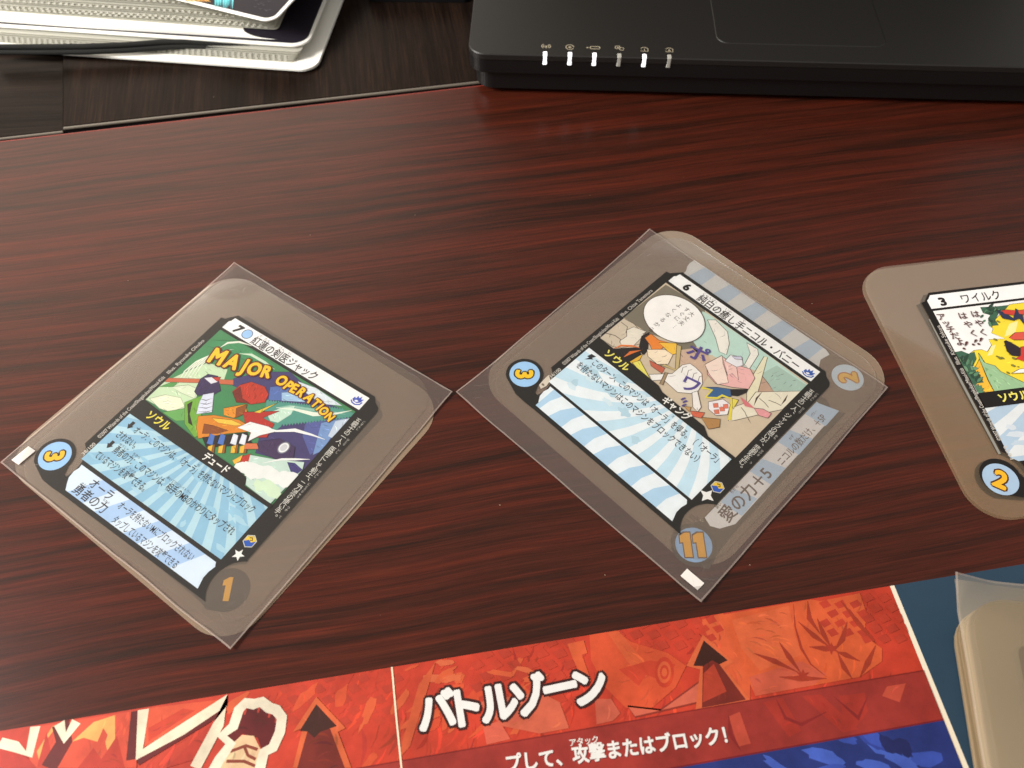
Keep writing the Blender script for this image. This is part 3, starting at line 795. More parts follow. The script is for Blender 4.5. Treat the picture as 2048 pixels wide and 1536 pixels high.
    bub = [(cc[0] + e1_[0] * math.cos(R(a)) + e2_[0] * math.sin(R(a)), cc[1] + e1_[1] * math.cos(R(a)) + e2_[1] * math.sin(R(a))) for a in range(0, 360, 8)]
    bub = clip_poly(bub, X0, Y0, X1, Y1); p.poly(bub, (253, 250, 246)); p.outline(bub, 0.3, ink)
    p.build('picture', root)
    zt = p.z + .004
    p = Print(zt); t_ = (66, 44, 36)
    def vt(s, a, b, size=2.5, step=2.9):
        x, y = F2.loc(C(a, b), .56); p.vtext(s, x, y + size * .4, size, t_, step, 0.0)
    vt('大丈夫…', 1300, 440, 2.6, 3.3); vt('すぐに', 1240, 385, 2.6, 3.2); vt('よくなるからね', 1140, 330, 2.6, 3.55)
    vio = (92, 78, 150)
    x, y = F2.loc(C(1400, 950), .56); p.text('ポ', x, y + 3.2, 8.4, vio, bold=0.02, align='C', ang=14, sx=1.1)
    x, y = F2.loc(C(1310, 1350), .56); p.text('ワ', x, y + 3.2, 8.2, vio, bold=0.02, align='C', ang=14)
    for a, b in ((360, 870), (380, 900), (370, 940)): p.stroke([F2.loc(D(a - 20, b + 10), .56), F2.loc(D(a, b - 4), .56), F2.loc(D(a + 26, b - 10), .56)], .7, vio)
    p.build('picture_lettering', root)
    p = Print(zt)
    p.poly([(-1.6, 51.4), (10, 51.6), (30, 52.3), (33, 53.6), (54, 54.2), (57.6, 56.6), (70.4, 56.6), (70.4, 58.0), (-1.6, 58.0)], BK)
    p.text('ソウル', 4.8, 56.4, 4.4, (248, 236, 110), w=12.0, bold=0.03); p.text('ギャング', 35.3, 57.0, 4.0, (250, 248, 240), w=12.8, bold=0.028)
    p.build('type_band', root)
    T = (34, 34, 42)
    p = Print(z); x0, y0, x1, y1 = -1.4, 58.0, 69.8, 81.4
    p.poly([(x0, y0), (x1, y0), (x1, y1), (x0, y1)], (206, 234, 248))
    rays(p, 42, 44, 26, 64, (244, 250, 253), x0, y0, x1, y1, 2, 26, 0.48)
    r2 = random.Random(12)
    for k in range(12):
        bl = clip_poly(blob(r2.uniform(4, 40), r2.uniform(60, 78), r2.uniform(1.5, 4), r2.uniform(1, 2.4), 12, .35, k + 7), x0, y0, x1, y1)
        if len(bl) > 2: p.poly(bl, (190, 220, 234) if k % 3 else (222, 240, 248))
    p.poly([(1.4, 59.6), (3.6, 59.3), (2.8, 61.0), (3.8, 61.0), (1.2, 63.6), (1.9, 61.6), (0.9, 61.7)], T)
    p.text('このターン、このマジンは「オーラ」を得る。（「オーラ」', 4.6, 63.2, 3.9, T, w=62.0, bold=0.008)
    p.text('を持たないマジンはこのマジンをブロックできない）', 0.8, 68.4, 3.9, T, w=60.5, bold=0.008)
    p.text('も', 5.0, 64.8, 1.2, T, bold=0); p.text('え', 42.5, 59.6, 1.2, T, bold=0)
    p.build('rules_panel', root)
    p = Print(z); p.poly(LOWER, (242, 249, 253))
    for k in range(6):
        a = 2.5 + k * 11.6; q_ = clip_poly([(a, 82.6), (a + 4.6, 82.6), (a + 2.6, 87.6), (a + 2.2, 92.8), (a - 4.6, 92.8), (a - 3.2, 87.6)], 2.6, 82.6, 69.0, 92.8)
        if len(q_) > 2: p.poly(q_, (186, 220, 244))
    p.build('keyword_panel', root)
    p = Print(z + .02)
    p.vtext('五戦士の一人、ジャックの想いが、悲劇を生む。', 73.4, 13.2, 2.6, (240, 236, 226), 2.2, 0.0)
    for s, y in (('ごせんし', 12.0), ('ひとり', 21.2), ('おも', 38.5), ('ひげき', 47.6), ('う', 54.6)): p.vtext(s, 75.7, y, 1.15, (220, 214, 204), 1.2, 0.0)
    gem(p, 73.2, 70.8); star(p, 72.6, 76.2, 4, 3.0, 1.35, -90)
    p.build('flavour_strip', root)
    p = Print(z); p.poly([(-3.6, 79.2), (-1.4, 80.4), (-0.6, 83.4), (-1.2, 86.0), (-3.0, 85.2), (-3.4, 82.4)], (226, 214, 196)); p.poly(blob(-2.0, 84.0, .7, .5, 8, .1), (130, 116, 100)); p.build('print_spot', root)
    badge(root, z + .02, -10.5, 85.6, '3', -45, size=9.2, disc=(168, 212, 250), numcol=(254, 208, 30), edge_=(40, 26, 18))
    small_print(root, z + .02, 'Illus. Chise Tanemura', '34/100')
    return root
card_mid()

# ---- right: two unsleeved cards lying exactly one on the other
def right_film(z0, z1, root, dx=0, dy=0, m=None): return card_film(root, -25.8 + dx, -16.6 + dy, 91 + dx, 101.5 + dy, 14, z0, z1, m or m_film_lone)
def under_card_right():
    root = empty('card', (F3.A.x, F3.A.y, 0), F3.ang + R(0.5), 'frosted card directly beneath the right unsleeved card, only its left rim showing', 'card')
    right_film(0.05, 0.38, root, -1.1, 0.3, m_film_lone_low)
    p = Print(0.39); p.poly(frame_pts(-2.0, 0.2), (26, 22, 20)); p.poly([(x - 1.6, y + .6) for x, y in tear_pts(r=8.2)], (26, 22, 20)); p.build('frame_print', root)
    return root
under_card_right()
def card_right():
    root = empty('card', (F3.A.x, F3.A.y, 0), F3.ang, 'unsleeved brownish plastic card with yellow leafy picture and badge 2', 'card')
    right_film(1.0, 1.32, root)
    BK = (24, 20, 19); z = 1.35
    card_frame_parts(root, 1.33, BK)
    p = Print(z); p.poly([(-0.2, 1.4), (70.6, 1.4), (70.6, 8.4), (-2.6, 8.4), (-2.6, 4.0), (-1.6, 3.2)], (252, 251, 250))
    p.text('3', 3.6, 7.3, 5.6, (34, 26, 26), w=2.4, bold=0, fat=.05, align='C')
    p.text('ワイルク', 12.0, 7.3, 5.4, (34, 24, 24), w=17.0, bold=0.012)
    flame(p, 67.4, 5.0, (44, 92, 178))
    p.build('name_bar', root)
    X0, Y0, X1, Y1 = -2.5, 9.6, 70.4, 50.8
    C = crop(1840, 580, 208 / 1452)
    p = Print(z); ink = (66, 54, 30); rb3 = random.Random(15)
    p.poly([(X0, Y0), (X1, Y0), (X1, Y1), (X0, Y1)], (250, 248, 246))
    def PC(col, *pts, line=0.22):
        r = clip_poly([F3.loc(C(a, b), 1.4) for a, b in pts], X0, Y0, X1, Y1)
        if len(r) > 2:
            p.poly(r, col)
            if line: brush(p, r, col, rb3, .35, 2.6, .3, .16, 60); p.outline(r, line, ink)
    PC((250, 222, 60), (940, 860), (1000, 770), (960, 690), (1190, 680), (1000, 600), (1020, 540), (970, 490), (1060, 400), (1250, 200), (1500, 170), (2400, 100), (2600, 1400), (1000, 1420), (820, 1280), (700, 880), (760, 840), (860, 830))
    PC((252, 240, 160), (1250, 470), (1370, 430), (1330, 600), (1180, 650), (1210, 560), line=0); PC((252, 240, 170), (940, 920), (1000, 780), (1060, 760), (1010, 900), line=0)
    PC((246, 190, 60), (760, 1100), (830, 960), (900, 1140), (950, 1260), (1040, 1430), (850, 1450), (780, 1300))
    g1, g2, g3 = (64, 104, 82), (92, 138, 106), (44, 76, 62)
    rnd = random.Random(5)
    def leaf(a, b, l, ang, col):
        pts = [(0, 0), (l * .3, -l * .2), (l * .7, -l * .16), (l, 0), (l * .65, l * .2), (l * .25, l * .18)]
        ca, sa = math.cos(ang), math.sin(ang); PC(col, *[(a + x * ca - y * sa, b + x * sa + y * ca) for x, y in pts], line=0.1)
    PC(g1, (470, 870), (580, 850), (680, 890), (760, 860), (790, 960), (730, 1080), (820, 1170), (890, 1290), (800, 1300), (760, 1340), (640, 1200), (520, 1000), line=0.1)
    PC(g1, (840, 240), (1060, 230), (1240, 210), (1200, 260), (1110, 300), (1050, 420), (1100, 490), (1000, 500), (950, 400), (980, 350), (880, 320), line=0.1)
    for k in range(34):
        t = rnd.random(); leaf(500 + t * 260 + rnd.uniform(-20, 100), 880 + t * 400 + rnd.uniform(-10, 60), rnd.uniform(60, 120), rnd.uniform(-2.5, 1), rnd.choice((g1, g2, g3, (112, 154, 120))))
    for k in range(18): leaf(rnd.uniform(880, 1080), rnd.uniform(240, 440), rnd.uniform(50, 110), rnd.uniform(-1, 2.6), rnd.choice((g1, g2, g3)))
    for k in range(5): leaf(790, 1420, 110, -1.9 + k * .48, g2)
    PC((158, 196, 150), (810, 880), (900, 1020), (1040, 1060), (1120, 1140), (1460, 1300), (1452, 1400), (1040, 1430), (950, 1260), (900, 1140), (830, 980))
    for k in range(4): PC((130, 172, 124), (900 + k * 60, 1080 + k * 90), (960 + k * 50, 1110 + k * 80), (920 + k * 60, 1140 + k * 80), line=0)
    for k in range(16):
        a, b = rnd.uniform(1010, 1400), rnd.uniform(430, 1150); leaf(a, b, rnd.uniform(30, 80), rnd.uniform(0, .6), (134, 132, 60))
    PC((48, 54, 84), (1060, 280), (1180, 320), (1300, 400), (1330, 260), (1420, 330), (1460, 500), (1380, 400), (1300, 430), (1150, 400))
    PC((214, 66, 54), (1130, 290), (1200, 280), (1330, 290), (1310, 360), (1180, 340)); PC((220, 80, 64), (1360, 290), (1460, 280), (1460, 350), (1380, 340))
    PC((226, 90, 74), (1240, 670), (1320, 600), (1452, 590), (1460, 700), (1300, 700)); PC((46, 36, 44), (1170, 720), (1200, 710), (1300, 760), (1420, 830), (1400, 930), (1280, 920), (1210, 860))
    PC((214, 60, 52), (1400, 800), (1470, 790), (1470, 1010), (1330, 960), (1400, 920)); PC((250, 248, 240), (1270, 1170), (1380, 1110), (1470, 1100), (1470, 1160))
    p.build('picture', root)
    zt = p.z + .004
    p = Print(zt); t_ = (92, 52, 50)
    def vt(s, a, b, step, size=3.9, bold=.012):
        for i, ch in enumerate(s):
            x, y = F3.loc(C(a + step[0] * i, b + step[1] * i), 1.4); p.text(ch, x, y + size * .36, size, t_, bold=bold, align='C', ang=-4, up=False)
        p.up()
    vt('はやく', 765, 340, (52, 128)); vt('はやく', 590, 365, (72, 122)); vt('アッチだよ', 290, 380, (64, 88))
    for (a, b, l) in ((845, 690, 44), (770, 710, 36), (640, 745, 50)):
        p.poly([F3.loc(C(*q_), 1.4) for q_ in ((a - 22, b + l), (a - 14, b - l * .3), (a + 8, b - l * .5), (a + 28, b - l * .3), (a + 6, b + l * .5))], t_)
        x, y = F3.loc(C(a - 32, b + l * 1.55), 1.4); p.poly(circ(x, y, .55, 12), t_)
    p.build('picture_lettering', root)
    p = Print(zt); p.poly([(-2.6, 50.6), (70.4, 50.6), (70.4, 57.2), (-2.6, 57.2)], BK)
    p.text('ソウル', 4.4, 55.6, 4.5, (244, 232, 110), w=12.4, bold=.03); p.build('type_band', root)
    p = Print(z); x0, y0, x1, y1 = -2.8, 57.2, 69.8, 80.6
    P0 = [(x0, y0), (x1, y0), (x1, y1), (-1.0, y1), (-3.5, 78.6)]
    p.poly(P0, (180, 202, 222))
    rays(p, 36, 40, 30, 64, (226, 230, 232), x0, y0, x1, 78.6, 3, 10, .45)
    for k in range(18):
        r2 = random.Random(k + 60); bl = clip_poly(blob(r2.uniform(0, 40), r2.uniform(58, 78), r2.uniform(1, 4), r2.uniform(.8, 2), 10, .4, k), x0, y0, x1, 78.6)
        if len(bl) > 2: p.poly(bl, (196, 212, 226) if k % 2 else (214, 222, 230))
    p.build('rules_panel', root)
    p = Print(z); p.poly(LOWER, (222, 228, 236)); p.build('keyword_panel', root)
    p = Print(z + .02); p.poly([(-6.1, 13.4), (-5.6, 13.4), (-5.9, 45), (-6.0, 76.8), (-7.0, 76.8), (-6.9, 45)], (150, 148, 140)); p.build('frame_rim_highlight', root)  # grey line paints the highlight along the frame's left side
    badge(root, z + .02, -11.0, 86.6, '2', -38, size=9.8, disc=(168, 194, 220), numcol=(246, 184, 40), edge_=(80, 42, 18), r=6.4)
    small_print(root, z + .02, 'Illus. Kyosuke Sakuya', '14/52', -3.9)
    return root
card_right()

# ------------------------------------------------------------------ sleeves: two thin sheets welded round the edge
def seg_dist(p, a, b):
    ap = p - a; ab = b - a; t = max(0, min(1, ap.dot(ab) / ab.dot(ab))); return (p - (a + ab * t)).length
def sleeve(F, pts, hole, label, card_top=.86, z_low=0.31, fz=None, lift=(0, 0, 0, 0), inner=None, grp='clear card sleeves', seed=0, m=None, n=56):
    """pts: the four corners in card axes (clockwise from the top)"""
    root = empty('card_sleeve', (F.A.x, F.A.y, 0), F.ang, label, 'card sleeve', grp)
    Q = [Vector(p) for p in pts]
    mat_ = m or m_sleeve
    cx0, cy0, cx1, cy1, rr = inner
    def sd(x, y):   # signed distance to the rounded card inside
        dx = abs(x - (cx0 + cx1) / 2) - (cx1 - cx0) / 2 + rr; dy = abs(y - (cy0 + cy1) / 2) - (cy1 - cy0) / 2 + rr
        return math.hypot(max(dx, 0), max(dy, 0)) + min(max(dx, dy), 0) - rr
    def sheet(name, top):
        vs, fs = [], []
        for j in range(n + 1):
            for i in range(n + 1):
                s, t = i / n, j / n
                a = Q[0].lerp(Q[1], s); b = Q[3].lerp(Q[2], s); p = a.lerp(b, t)
                wob = noise.noise(Vector((p.x * .035 + seed, p.y * .035, seed)))
                # edges not ruler straight
                ed = min(s, 1 - s, t, 1 - t)
                if ed == 0: p = p + Vector((noise.noise(Vector((p.x * .05, p.y * .05, seed + 3))), noise.noise(Vector((p.x * .05, p.y * .05, seed + 9))))) * .35
                z = z_low - .02
                if top:
                    k = max(0, min(1, 1 - sd(p.x, p.y) / 6.0)); k = k * k * (3 - 2 * k)
                    z = z_low + .1 + (card_top - z_low - .1) * k + (wob * .10 + .12) * (1 if ed > 0 else .2) 
                cl = 0
                for c, l in enumerate(lift):
                    d = (p - Q[c]).length; cl += l * max(0, 1 - d / 26) ** 2
                vs.append((p.x, -p.y, z + cl)); 
        for j in range(n):
            for i in range(n):
                k = j * (n + 1) + i; fs.append((k, k + n + 1, k + n + 2, k + 1))
        return mesh_obj(name, vs, fs, mat_, root, True), vs
    mat_ = m or m_sleeve_low
    sheet('bottom_sheet', False)
    mat_ = m or m_sleeve
    _, vs = sheet('top_sheet', True)
    # welded edge: a narrow ribbon just above the rim
    rim = [i for i in range(n + 1)] + [(j + 1) * (n + 1) + n for j in range(n)] + [n * (n + 1) + n - 1 - i for i in range(n)] + [(n - 1 - j) * (n + 1) for j in range(n - 1)]
    c = Vector((sum(p.x for p in Q) / 4, -sum(p.y for p in Q) / 4))
    ev, ef = [], []
    for k in rim:
        v = Vector(vs[k]); d = (Vector((c.x, c.y)) - Vector((v.x, v.y))); d = d / max(abs(d.x), abs(d.y)) * (0.55 + .25 * noise.noise(Vector((v.x * .2, v.y * .2, seed))))
        ev += [(v.x, v.y, v.z + .03), (v.x + d.x, v.y + d.y, v.z + .06)]
    m_ = len(rim)
    for k in range(m_): a = 2 * k; b = 2 * ((k + 1) % m_); ef.append((a, a + 1, b + 1, b))
    mesh_obj('welded_edge', ev, ef, m_seam, root)
    # short creases and scuffs near the corners, with glints painted as pale lines
    cr = random.Random(seed + 50); ev, ef = [], []
    def zat(x, y):
        return max((v[2] for v in vs if abs(v[0] - x) < 3 and abs(v[1] - y) < 3), default=.8)
    for c, q in enumerate(Q):
        inw = (Vector((cx0 + cx1, cy0 + cy1)) / 2 - q).normalized(); tn = Vector((-inw.y, inw.x))
        for k in range(3 if lift[c] > .5 else 1):
            o = q + inw * cr.uniform(6, 17) + tn * cr.uniform(-5, 5); a = cr.uniform(-.7, .7) + (1.57 if k % 2 else 0)
            d = inw * math.cos(a) + tn * math.sin(a); l = cr.uniform(3, 9); pr_ = []
            for t in range(5):
                w_ = .045 * (1 - abs(t - 2) / 2.2); pt = o + d * l * (t / 4 - .5) + Vector((-d.y, d.x)) * .5 * math.sin(t * .8)
                n_ = Vector((-d.y, d.x)) * w_; z_ = zat(pt.x, -pt.y) + .06
                b_ = len(ev); ev += [(pt.x + n_.x, -pt.y - n_.y, z_), (pt.x - n_.x, -pt.y + n_.y, z_)]
                if t: ef.append((b_ - 2, b_ - 1, b_ + 1, b_))
    o_ = mesh_obj('crease_glint', ev, ef, m_seam, root); o_['kind'] = 'stuff'
    if hole:
        p = Print(hole[4], gain=.8); p.poly(hole[:4], (244, 236, 230)); p.build('white_tab', root)
    return root
L1 = lambda a, b, z=.5: F1.loc((a, b), z)
L2 = lambda a, b, z=.5: F2.loc((a, b), z)
k3 = 500 / 1634; k8 = 500 / 1745
sleeve(F1, [L1(470, 527.4), L1(905.4, 784.4), L1(460.5, 1300.7), L1(1, 925)],
       [L1(78 * k3, 850 + 232 * k3), L1(190 * k3, 850 + 142 * k3), L1(235 * k3, 850 + 172 * k3), L1(125 * k3, 850 + 264 * k3), .95],
       'clear sleeve with white tab in its left corner, around the green pictured card', inner=(-20.5, -16.5, 91.5, 98.2, 13), lift=(1.2, .6, .8, .2), seed=2)
sleeve(F2, [L2(1299, 461.5), L2(1776, 775.7), L2(1402, 1204.6), L2(912, 786)],
       [L2(1250 + 385 * k8, 780 + 1300 * k8), L2(1250 + 432 * k8, 780 + 1250 * k8), L2(1250 + 552 * k8, 780 + 1352 * k8), L2(1250 + 505 * k8, 780 + 1400 * k8), .95],
       'clear sleeve with white tab in its bottom corner, around the speech bubble card', inner=(-19.5, -16.5, 90.5, 100.4, 13), lift=(1.6, .4, .6, .8), seed=5)

# ------------------------------------------------------------------ play mat
FM = Frame((0, 1462), (1779.7, 1172), 0.3)
def play_mat():
    root = empty('play_mat', (FM.A.x, FM.A.y, 0), FM.ang, 'glossy red play mat with white katakana heading and blue side panel', 'play mat')
    xs0, _ = FM.loc((1779.7, 1172), .3); 
    a0 = FM.loc((1779.7, 1172), .3); a1 = FM.loc((1789, 1172), .3); b1 = FM.loc((1938, 1536), .3); b0 = FM.loc((1925, 1536), .3)
    def ext(p, q_, y): t = (y - p[1]) / (q_[1] - p[1]); return (p[0] + (q_[0] - p[0]) * t, y)
    paper = plain('mat_paper', (226, 214, 192), .5)
    YB = 130
    A0, A1, B0, B1 = (a0[0], 0), (a1[0], 0), ext(a0, b0, YB), ext(a1, b1, YB)
    tr = FM.loc((2048, 1128), .3)
    TR2 = (tr[0] + (tr[0] - A1[0]) * .9, tr[1] + tr[1] * .9)
    slab('sheet', [(x, -y) for x, y in [(-50, 0), A0, A1, tr, TR2, (TR2[0] + 25, YB), (-50, YB)]], .03, .28, paper, root)
    p = Print(.29, dz=.0003, gain=.66); p.poly([A1, tr, TR2, (TR2[0] + 25, YB), B1], (48, 76, 98)); p.build('blue_panel', root, m_ink)
    M1 = crop(0, 1300, 800 / 2048); M2 = crop(750, 1200, 750 / 2048); M3 = crop(1400, 1120, 648 / 2048)
    p = Print(.29, dz=.0003, gain=.66)
    cl = lambda r: clip_poly(r, -50, 0.02, 400, YB)
    def side(r):     # keep inside the red panel's slanting right edge
        out = []
        for x, y in r:
            lim = A0[0] + (B0[0] - A0[0]) * y / YB; out.append((min(x, lim - .02), y))
        return out
    def soft(c): return tuple(v * .62 + r_ * .38 for v, r_ in zip(c, red)) if c[0] > 140 and c[1] < 150 else c
    def G(M, col, *pts, line=0, lc=None):
        col = soft(col)
        r = side(cl([FM.loc(M(a, b), .3) for a, b in pts]))
        if len(r) > 2: p.poly(r, col); brush(p, r, col, rb4, .12, 5.5, .7, .12, 40)
        if line: p.outline(r, line, lc)
    def St(M, col, w, *pts, taper=False): p.stroke([FM.loc(M(a, b), .3) for a, b in pts], w, col, taper=taper)
    red, hi, or_, dk = (212, 68, 46), (238, 118, 66), (232, 100, 56), (196, 68, 48)
    p.poly([(-50, 0.0), A0, B0, (-50, YB)], red)
    rnd = random.Random(3); rb4 = random.Random(19)
    brush(p, [(-50, 0.2), (A0[0] - 1, 0.2), (B0[0] - 8, 60), (-50, 60)], red, rb4, .12, 9, 1.1, .14, 900)
    def noisecloud(M, x0, y0, x1, y1, n, cols, w=60, h=26, rot=-.5):
        for k in range(n):
            a, b = rnd.uniform(x0, x1), rnd.uniform(y0, y1); pts = blob(a, b, rnd.uniform(.4, 1.2) * w, rnd.uniform(.3, 1) * h, 12, .35, rnd.random(), rot + rnd.uniform(-.5, .5))
            G(M, rnd.choice(cols), *pts)
    # scale-like net
    def net(M, x0, y0, x1, y1, st, ang=.25, col=None, j=.14):
        nx, ny = int((x1 - x0) / st) + 1, int((y1 - y0) / st) + 1
        for i in range(nx):
            for k in range(ny):
                cx, cy = x0 + (i + .5 * (k % 2)) * st, y0 + k * st * .62
                if cy > y1: continue
                h = st * .43; d = [(cx + h * math.cos(ang + t * math.pi / 2 + rnd.uniform(-j, j)), cy + h * .72 * math.sin(ang + t * math.pi / 2 + rnd.uniform(-j, j))) for t in range(4)]
                G(M, col or rnd.choice((dk, (204, 70, 48), (186, 64, 46))), *d)
    net(M1, 1460, 90, 2040, 600, 88)
    noisecloud(M1, 1150, 150, 2000, 590, 26, (or_, hi, red, (206, 64, 44)), 90, 26, -.9)
    noisecloud(M2, 120, 300, 960, 700, 30, (or_, hi, (228, 90, 52)), 90, 30, -.8)
    net(M2, 560, 230, 1150, 780, 100)
    net(M2, 1330, 70, 1960, 420, 96)
    noisecloud(M2, 200, 330, 900, 460, 9, (hi, (240, 136, 84)), 90, 22, -.2)
    # broad soft shapes (plain stand-in for the artwork)
    G(M2, or_, (1170, 190), (1310, 160), (1400, 230), (1600, 290), (1700, 360), (1640, 480), (1500, 600), (1370, 590), (1260, 480), (1180, 330))
    G(M2, hi, (1270, 180), (1330, 170), (1500, 370), (1480, 420), (1380, 340))
    G(M2, (214, 74, 46), (1330, 380), (1500, 330), (1640, 350), (1600, 450), (1480, 410), (1440, 470))
    for r_, c_ in ((84, (206, 66, 42)), (60, hi), (40, (206, 66, 42)), (24, hi)): G(M2, c_, *[(1580 + r_ * .62 * math.cos(R(t)), 395 + r_ * math.sin(R(t))) for t in range(0, 360, 20)])
    G(M2, (226, 130, 104), (1380, 580), (1560, 600), (1780, 440), (1760, 560), (1420, 640), line=.5, lc=(150, 56, 44))
    G(M2, (222, 122, 96), (1200, 540), (1290, 540), (1340, 620), (1300, 660), (1210, 680))
    G(M2, hi, (1050, 240), (1140, 220), (1160, 290), (1130, 300), (1180, 440), (1150, 470), (1080, 320))
    G(M2, (228, 128, 96), (560, 560), (900, 500), (1010, 560), (1060, 700), (900, 730), (700, 690))
    G(M2, (228, 122, 98), (590, 690), (680, 660), (740, 760), (610, 790))
    G(M2, (232, 116, 66), (120, 880), (240, 460), (330, 340), (290, 480), (190, 800))
    G(M2, hi, (1780, 110), (1900, 70), (2048, 400), (2048, 560), (1960, 560))
    # big orange leaf panel on the right
    G(M3, (240, 118, 62), (120, 350), (580, 270), (700, 250), (760, 260), (1010, 210), (1050, 330), (1040, 480), (1150, 560), (1150, 640), (1010, 740), (350, 860))
    G(M3, (246, 132, 76), (200, 380), (560, 290), (600, 480), (640, 600), (380, 700), (260, 560))
    G(M3, (226, 116, 86), (310, 740), (640, 640), (800, 720), (720, 790), (350, 860))
    net(M3, 790, 280, 1010, 660, 96); net(M3, 1060, 240, 1380, 700, 104)
    net(M3, -20, 380, 130, 620, 90)
    br = (176, 62, 40)
    for q_ in (((590, 280), (600, 420), (640, 560), (700, 660), (800, 740)), ((340, 590), (470, 640), (620, 710)), ((500, 520), (560, 610), (640, 720)), ((500, 740), (640, 750), (800, 750)), ((620, 390), (720, 480), (820, 550)), ((740, 370), (780, 470), (830, 560)),
               ((690, 550), (780, 560), (860, 570)), ((930, 390), (900, 500), (850, 570)), ((1010, 640), (920, 600), (860, 580)), ((870, 590), (910, 680), (960, 750)), ((890, 260), (1000, 400), (1110, 530)), ((680, 260), (690, 370), (760, 470)), ((1110, 540), (1060, 650), (1010, 740))):
        St(M3, br, 1.8 if q_[0][0] != 590 else .9, *q_, taper=True)
    for c_ in ((650, 730), (830, 560)): G(M3, (168, 58, 40), *[(c_[0] + (48 if t % 2 else 22) * math.cos(R(t * 30)), c_[1] + (40 if t % 2 else 18) * math.sin(R(t * 30))) for t in range(12)])
    # left: flames and sharp letter shapes
    G(M1, (206, 62, 44), (0, 420), (180, 395), (150, 540), (60, 480), (0, 470))
    G(M1, (236, 92, 62), (180, 395), (700, 310), (700, 604), (160, 604), (150, 540))
    for q_ in (((190, 520), (270, 390), (300, 380), (240, 460), (200, 560)), ((370, 470), (480, 370), (585, 335), (575, 470), (530, 400), (500, 470), (430, 450)), ((540, 470), (590, 330), (590, 520), (560, 560))): G(M1, (246, 178, 98), *q_)
    for q_ in (((190, 600), (240, 420), (270, 560), (300, 470), (290, 604)), ((400, 604), (480, 500), (520, 560), (600, 440), (640, 604)), ((850, 604), (1060, 400), (1140, 300), (1100, 420), (1000, 560))): G(M1, (200, 58, 42), *q_)
    G(M1, (240, 104, 66), (740, 300), (1160, 250), (720, 530)); G(M1, (210, 70, 46), (760, 400), (940, 300), (1000, 310), (760, 470))
    G(M1, (186, 48, 40), (0, 500), (60, 500), (150, 560), (190, 604), (0, 604)); 
    for q_, w in ((((310, 375), (330, 470), (250, 604)), 5), (((715, 310), (690, 560)), 5), (((700, 560), (1150, 290)), 4)): St(M1, (110, 30, 28), w, *q_)
    for q_, w in ((((0, 475), (80, 495), (150, 535), (182, 392)), 3.0), (((305, 375), (333, 452), (392, 366)), 3.2), (((735, 305), (714, 536), (930, 410), (1165, 256), (1120, 380), (1000, 604)), 3.4)): St(M1, (252, 236, 206), w, *q_)
    fist = [(1080, 640), (1125, 560), (1182, 480), (1137, 440), (1195, 392), (1224, 305), (1258, 272), (1300, 278), (1340, 266), (1378, 296), (1415, 308), (1444, 346), (1434, 420), (1398, 500), (1352, 524), (1332, 604), (1325, 640)]
    G(M1, (190, 54, 40), *fist)
    G(M1, (108, 28, 28), (1150, 440), (1205, 400), (1240, 310), (1300, 290), (1345, 290), (1425, 345), (1415, 420), (1385, 495), (1340, 510), (1320, 450), (1240, 430), (1200, 480))
    for a in ((1255, 310), (1325, 300), (1380, 325), (1415, 350)): G(M1, (196, 70, 60), (a[0] - 8, a[1] + 22), (a[0] - 4, a[1] - 10), (a[0] + 10, a[1] - 6), (a[0] + 2, a[1] + 22))
    G(M1, (246, 206, 160), (1110, 640), (1180, 490), (1240, 435), (1300, 440), (1335, 510), (1310, 640))
    St(M1, (150, 70, 50), .9, (1180, 520), (1260, 490), (1320, 510)); St(M1, (150, 70, 50), .9, (1160, 570), (1250, 570), (1320, 600)); St(M1, (150, 70, 50), .9, (1250, 490), (1270, 540), (1310, 560))
    St(M1, (254, 240, 214), 3.2, *fist)
    # arrows
    G(M1, (236, 128, 70), (1500, 604), (1550, 400), (1500, 420), (1620, 240), (1770, 400), (1730, 420), (1800, 604))
    G(M1, (126, 42, 32), (1518, 620), (1574, 418), (1534, 415), (1620, 278), (1725, 390), (1690, 402), (1772, 620)); G(M1, (70, 34, 26), (1574, 418), (1534, 415), (1620, 278), (1725, 390), (1690, 402), (1640, 420), (1610, 450))
    G(M2, (236, 130, 74), (1700, 360), (1790, 190), (1960, 340), (1910, 370), (2060, 560), (1750, 600), (1775, 380))
    G(M2, (128, 44, 34), (1785, 590), (1790, 362), (1738, 360), (1795, 222), (1926, 330), (1880, 352), (2025, 545)); G(M2, (176, 66, 46), (1790, 560), (1795, 400), (1850, 350), (1920, 500)); G(M2, (66, 32, 24), (1790, 362), (1738, 360), (1795, 222), (1926, 330), (1880, 352), (1840, 330))
    # lower bands
    yb0, yb1 = FM.loc(M2(0, 895), .3), FM.loc(M3(1415, 700), .3); yc0, yc1 = FM.loc(M3(0, 1275), .3), FM.loc(M3(1550, 1005), .3)
    yb = (yb0[1] + yb1[1]) / 2; yc = (yc0[1] + yc1[1]) / 2
    G_band = lambda y0, y1, col: p.poly([(-50, y0), (A0[0] + (B0[0] - A0[0]) * y0 / YB - .02, y0), (A0[0] + (B0[0] - A0[0]) * y1 / YB - .02, y1), (-50, y1)], col)
    G_band(yb, yc, (168, 56, 48)); G_band(yb, yb + .4, (140, 40, 34)); G_band(yc, YB, (44, 58, 128)); G_band(yc, yc + .5, (130, 34, 44))
    for q_ in (((180, 990), (250, 960), (320, 1160), (240, 1180)), ((400, 900), (520, 870), (640, 1080), (560, 1120)), ((640, 860), (760, 850), (1000, 1070), (900, 1090)), ((880, 860), (1040, 840), (1060, 960), (980, 1060), (900, 980)), ((1180, 800), (1300, 780), (1260, 900), (1150, 860))): G(M3, (206, 92, 72) if q_[0][0] % 40 else (166, 52, 46), *q_)
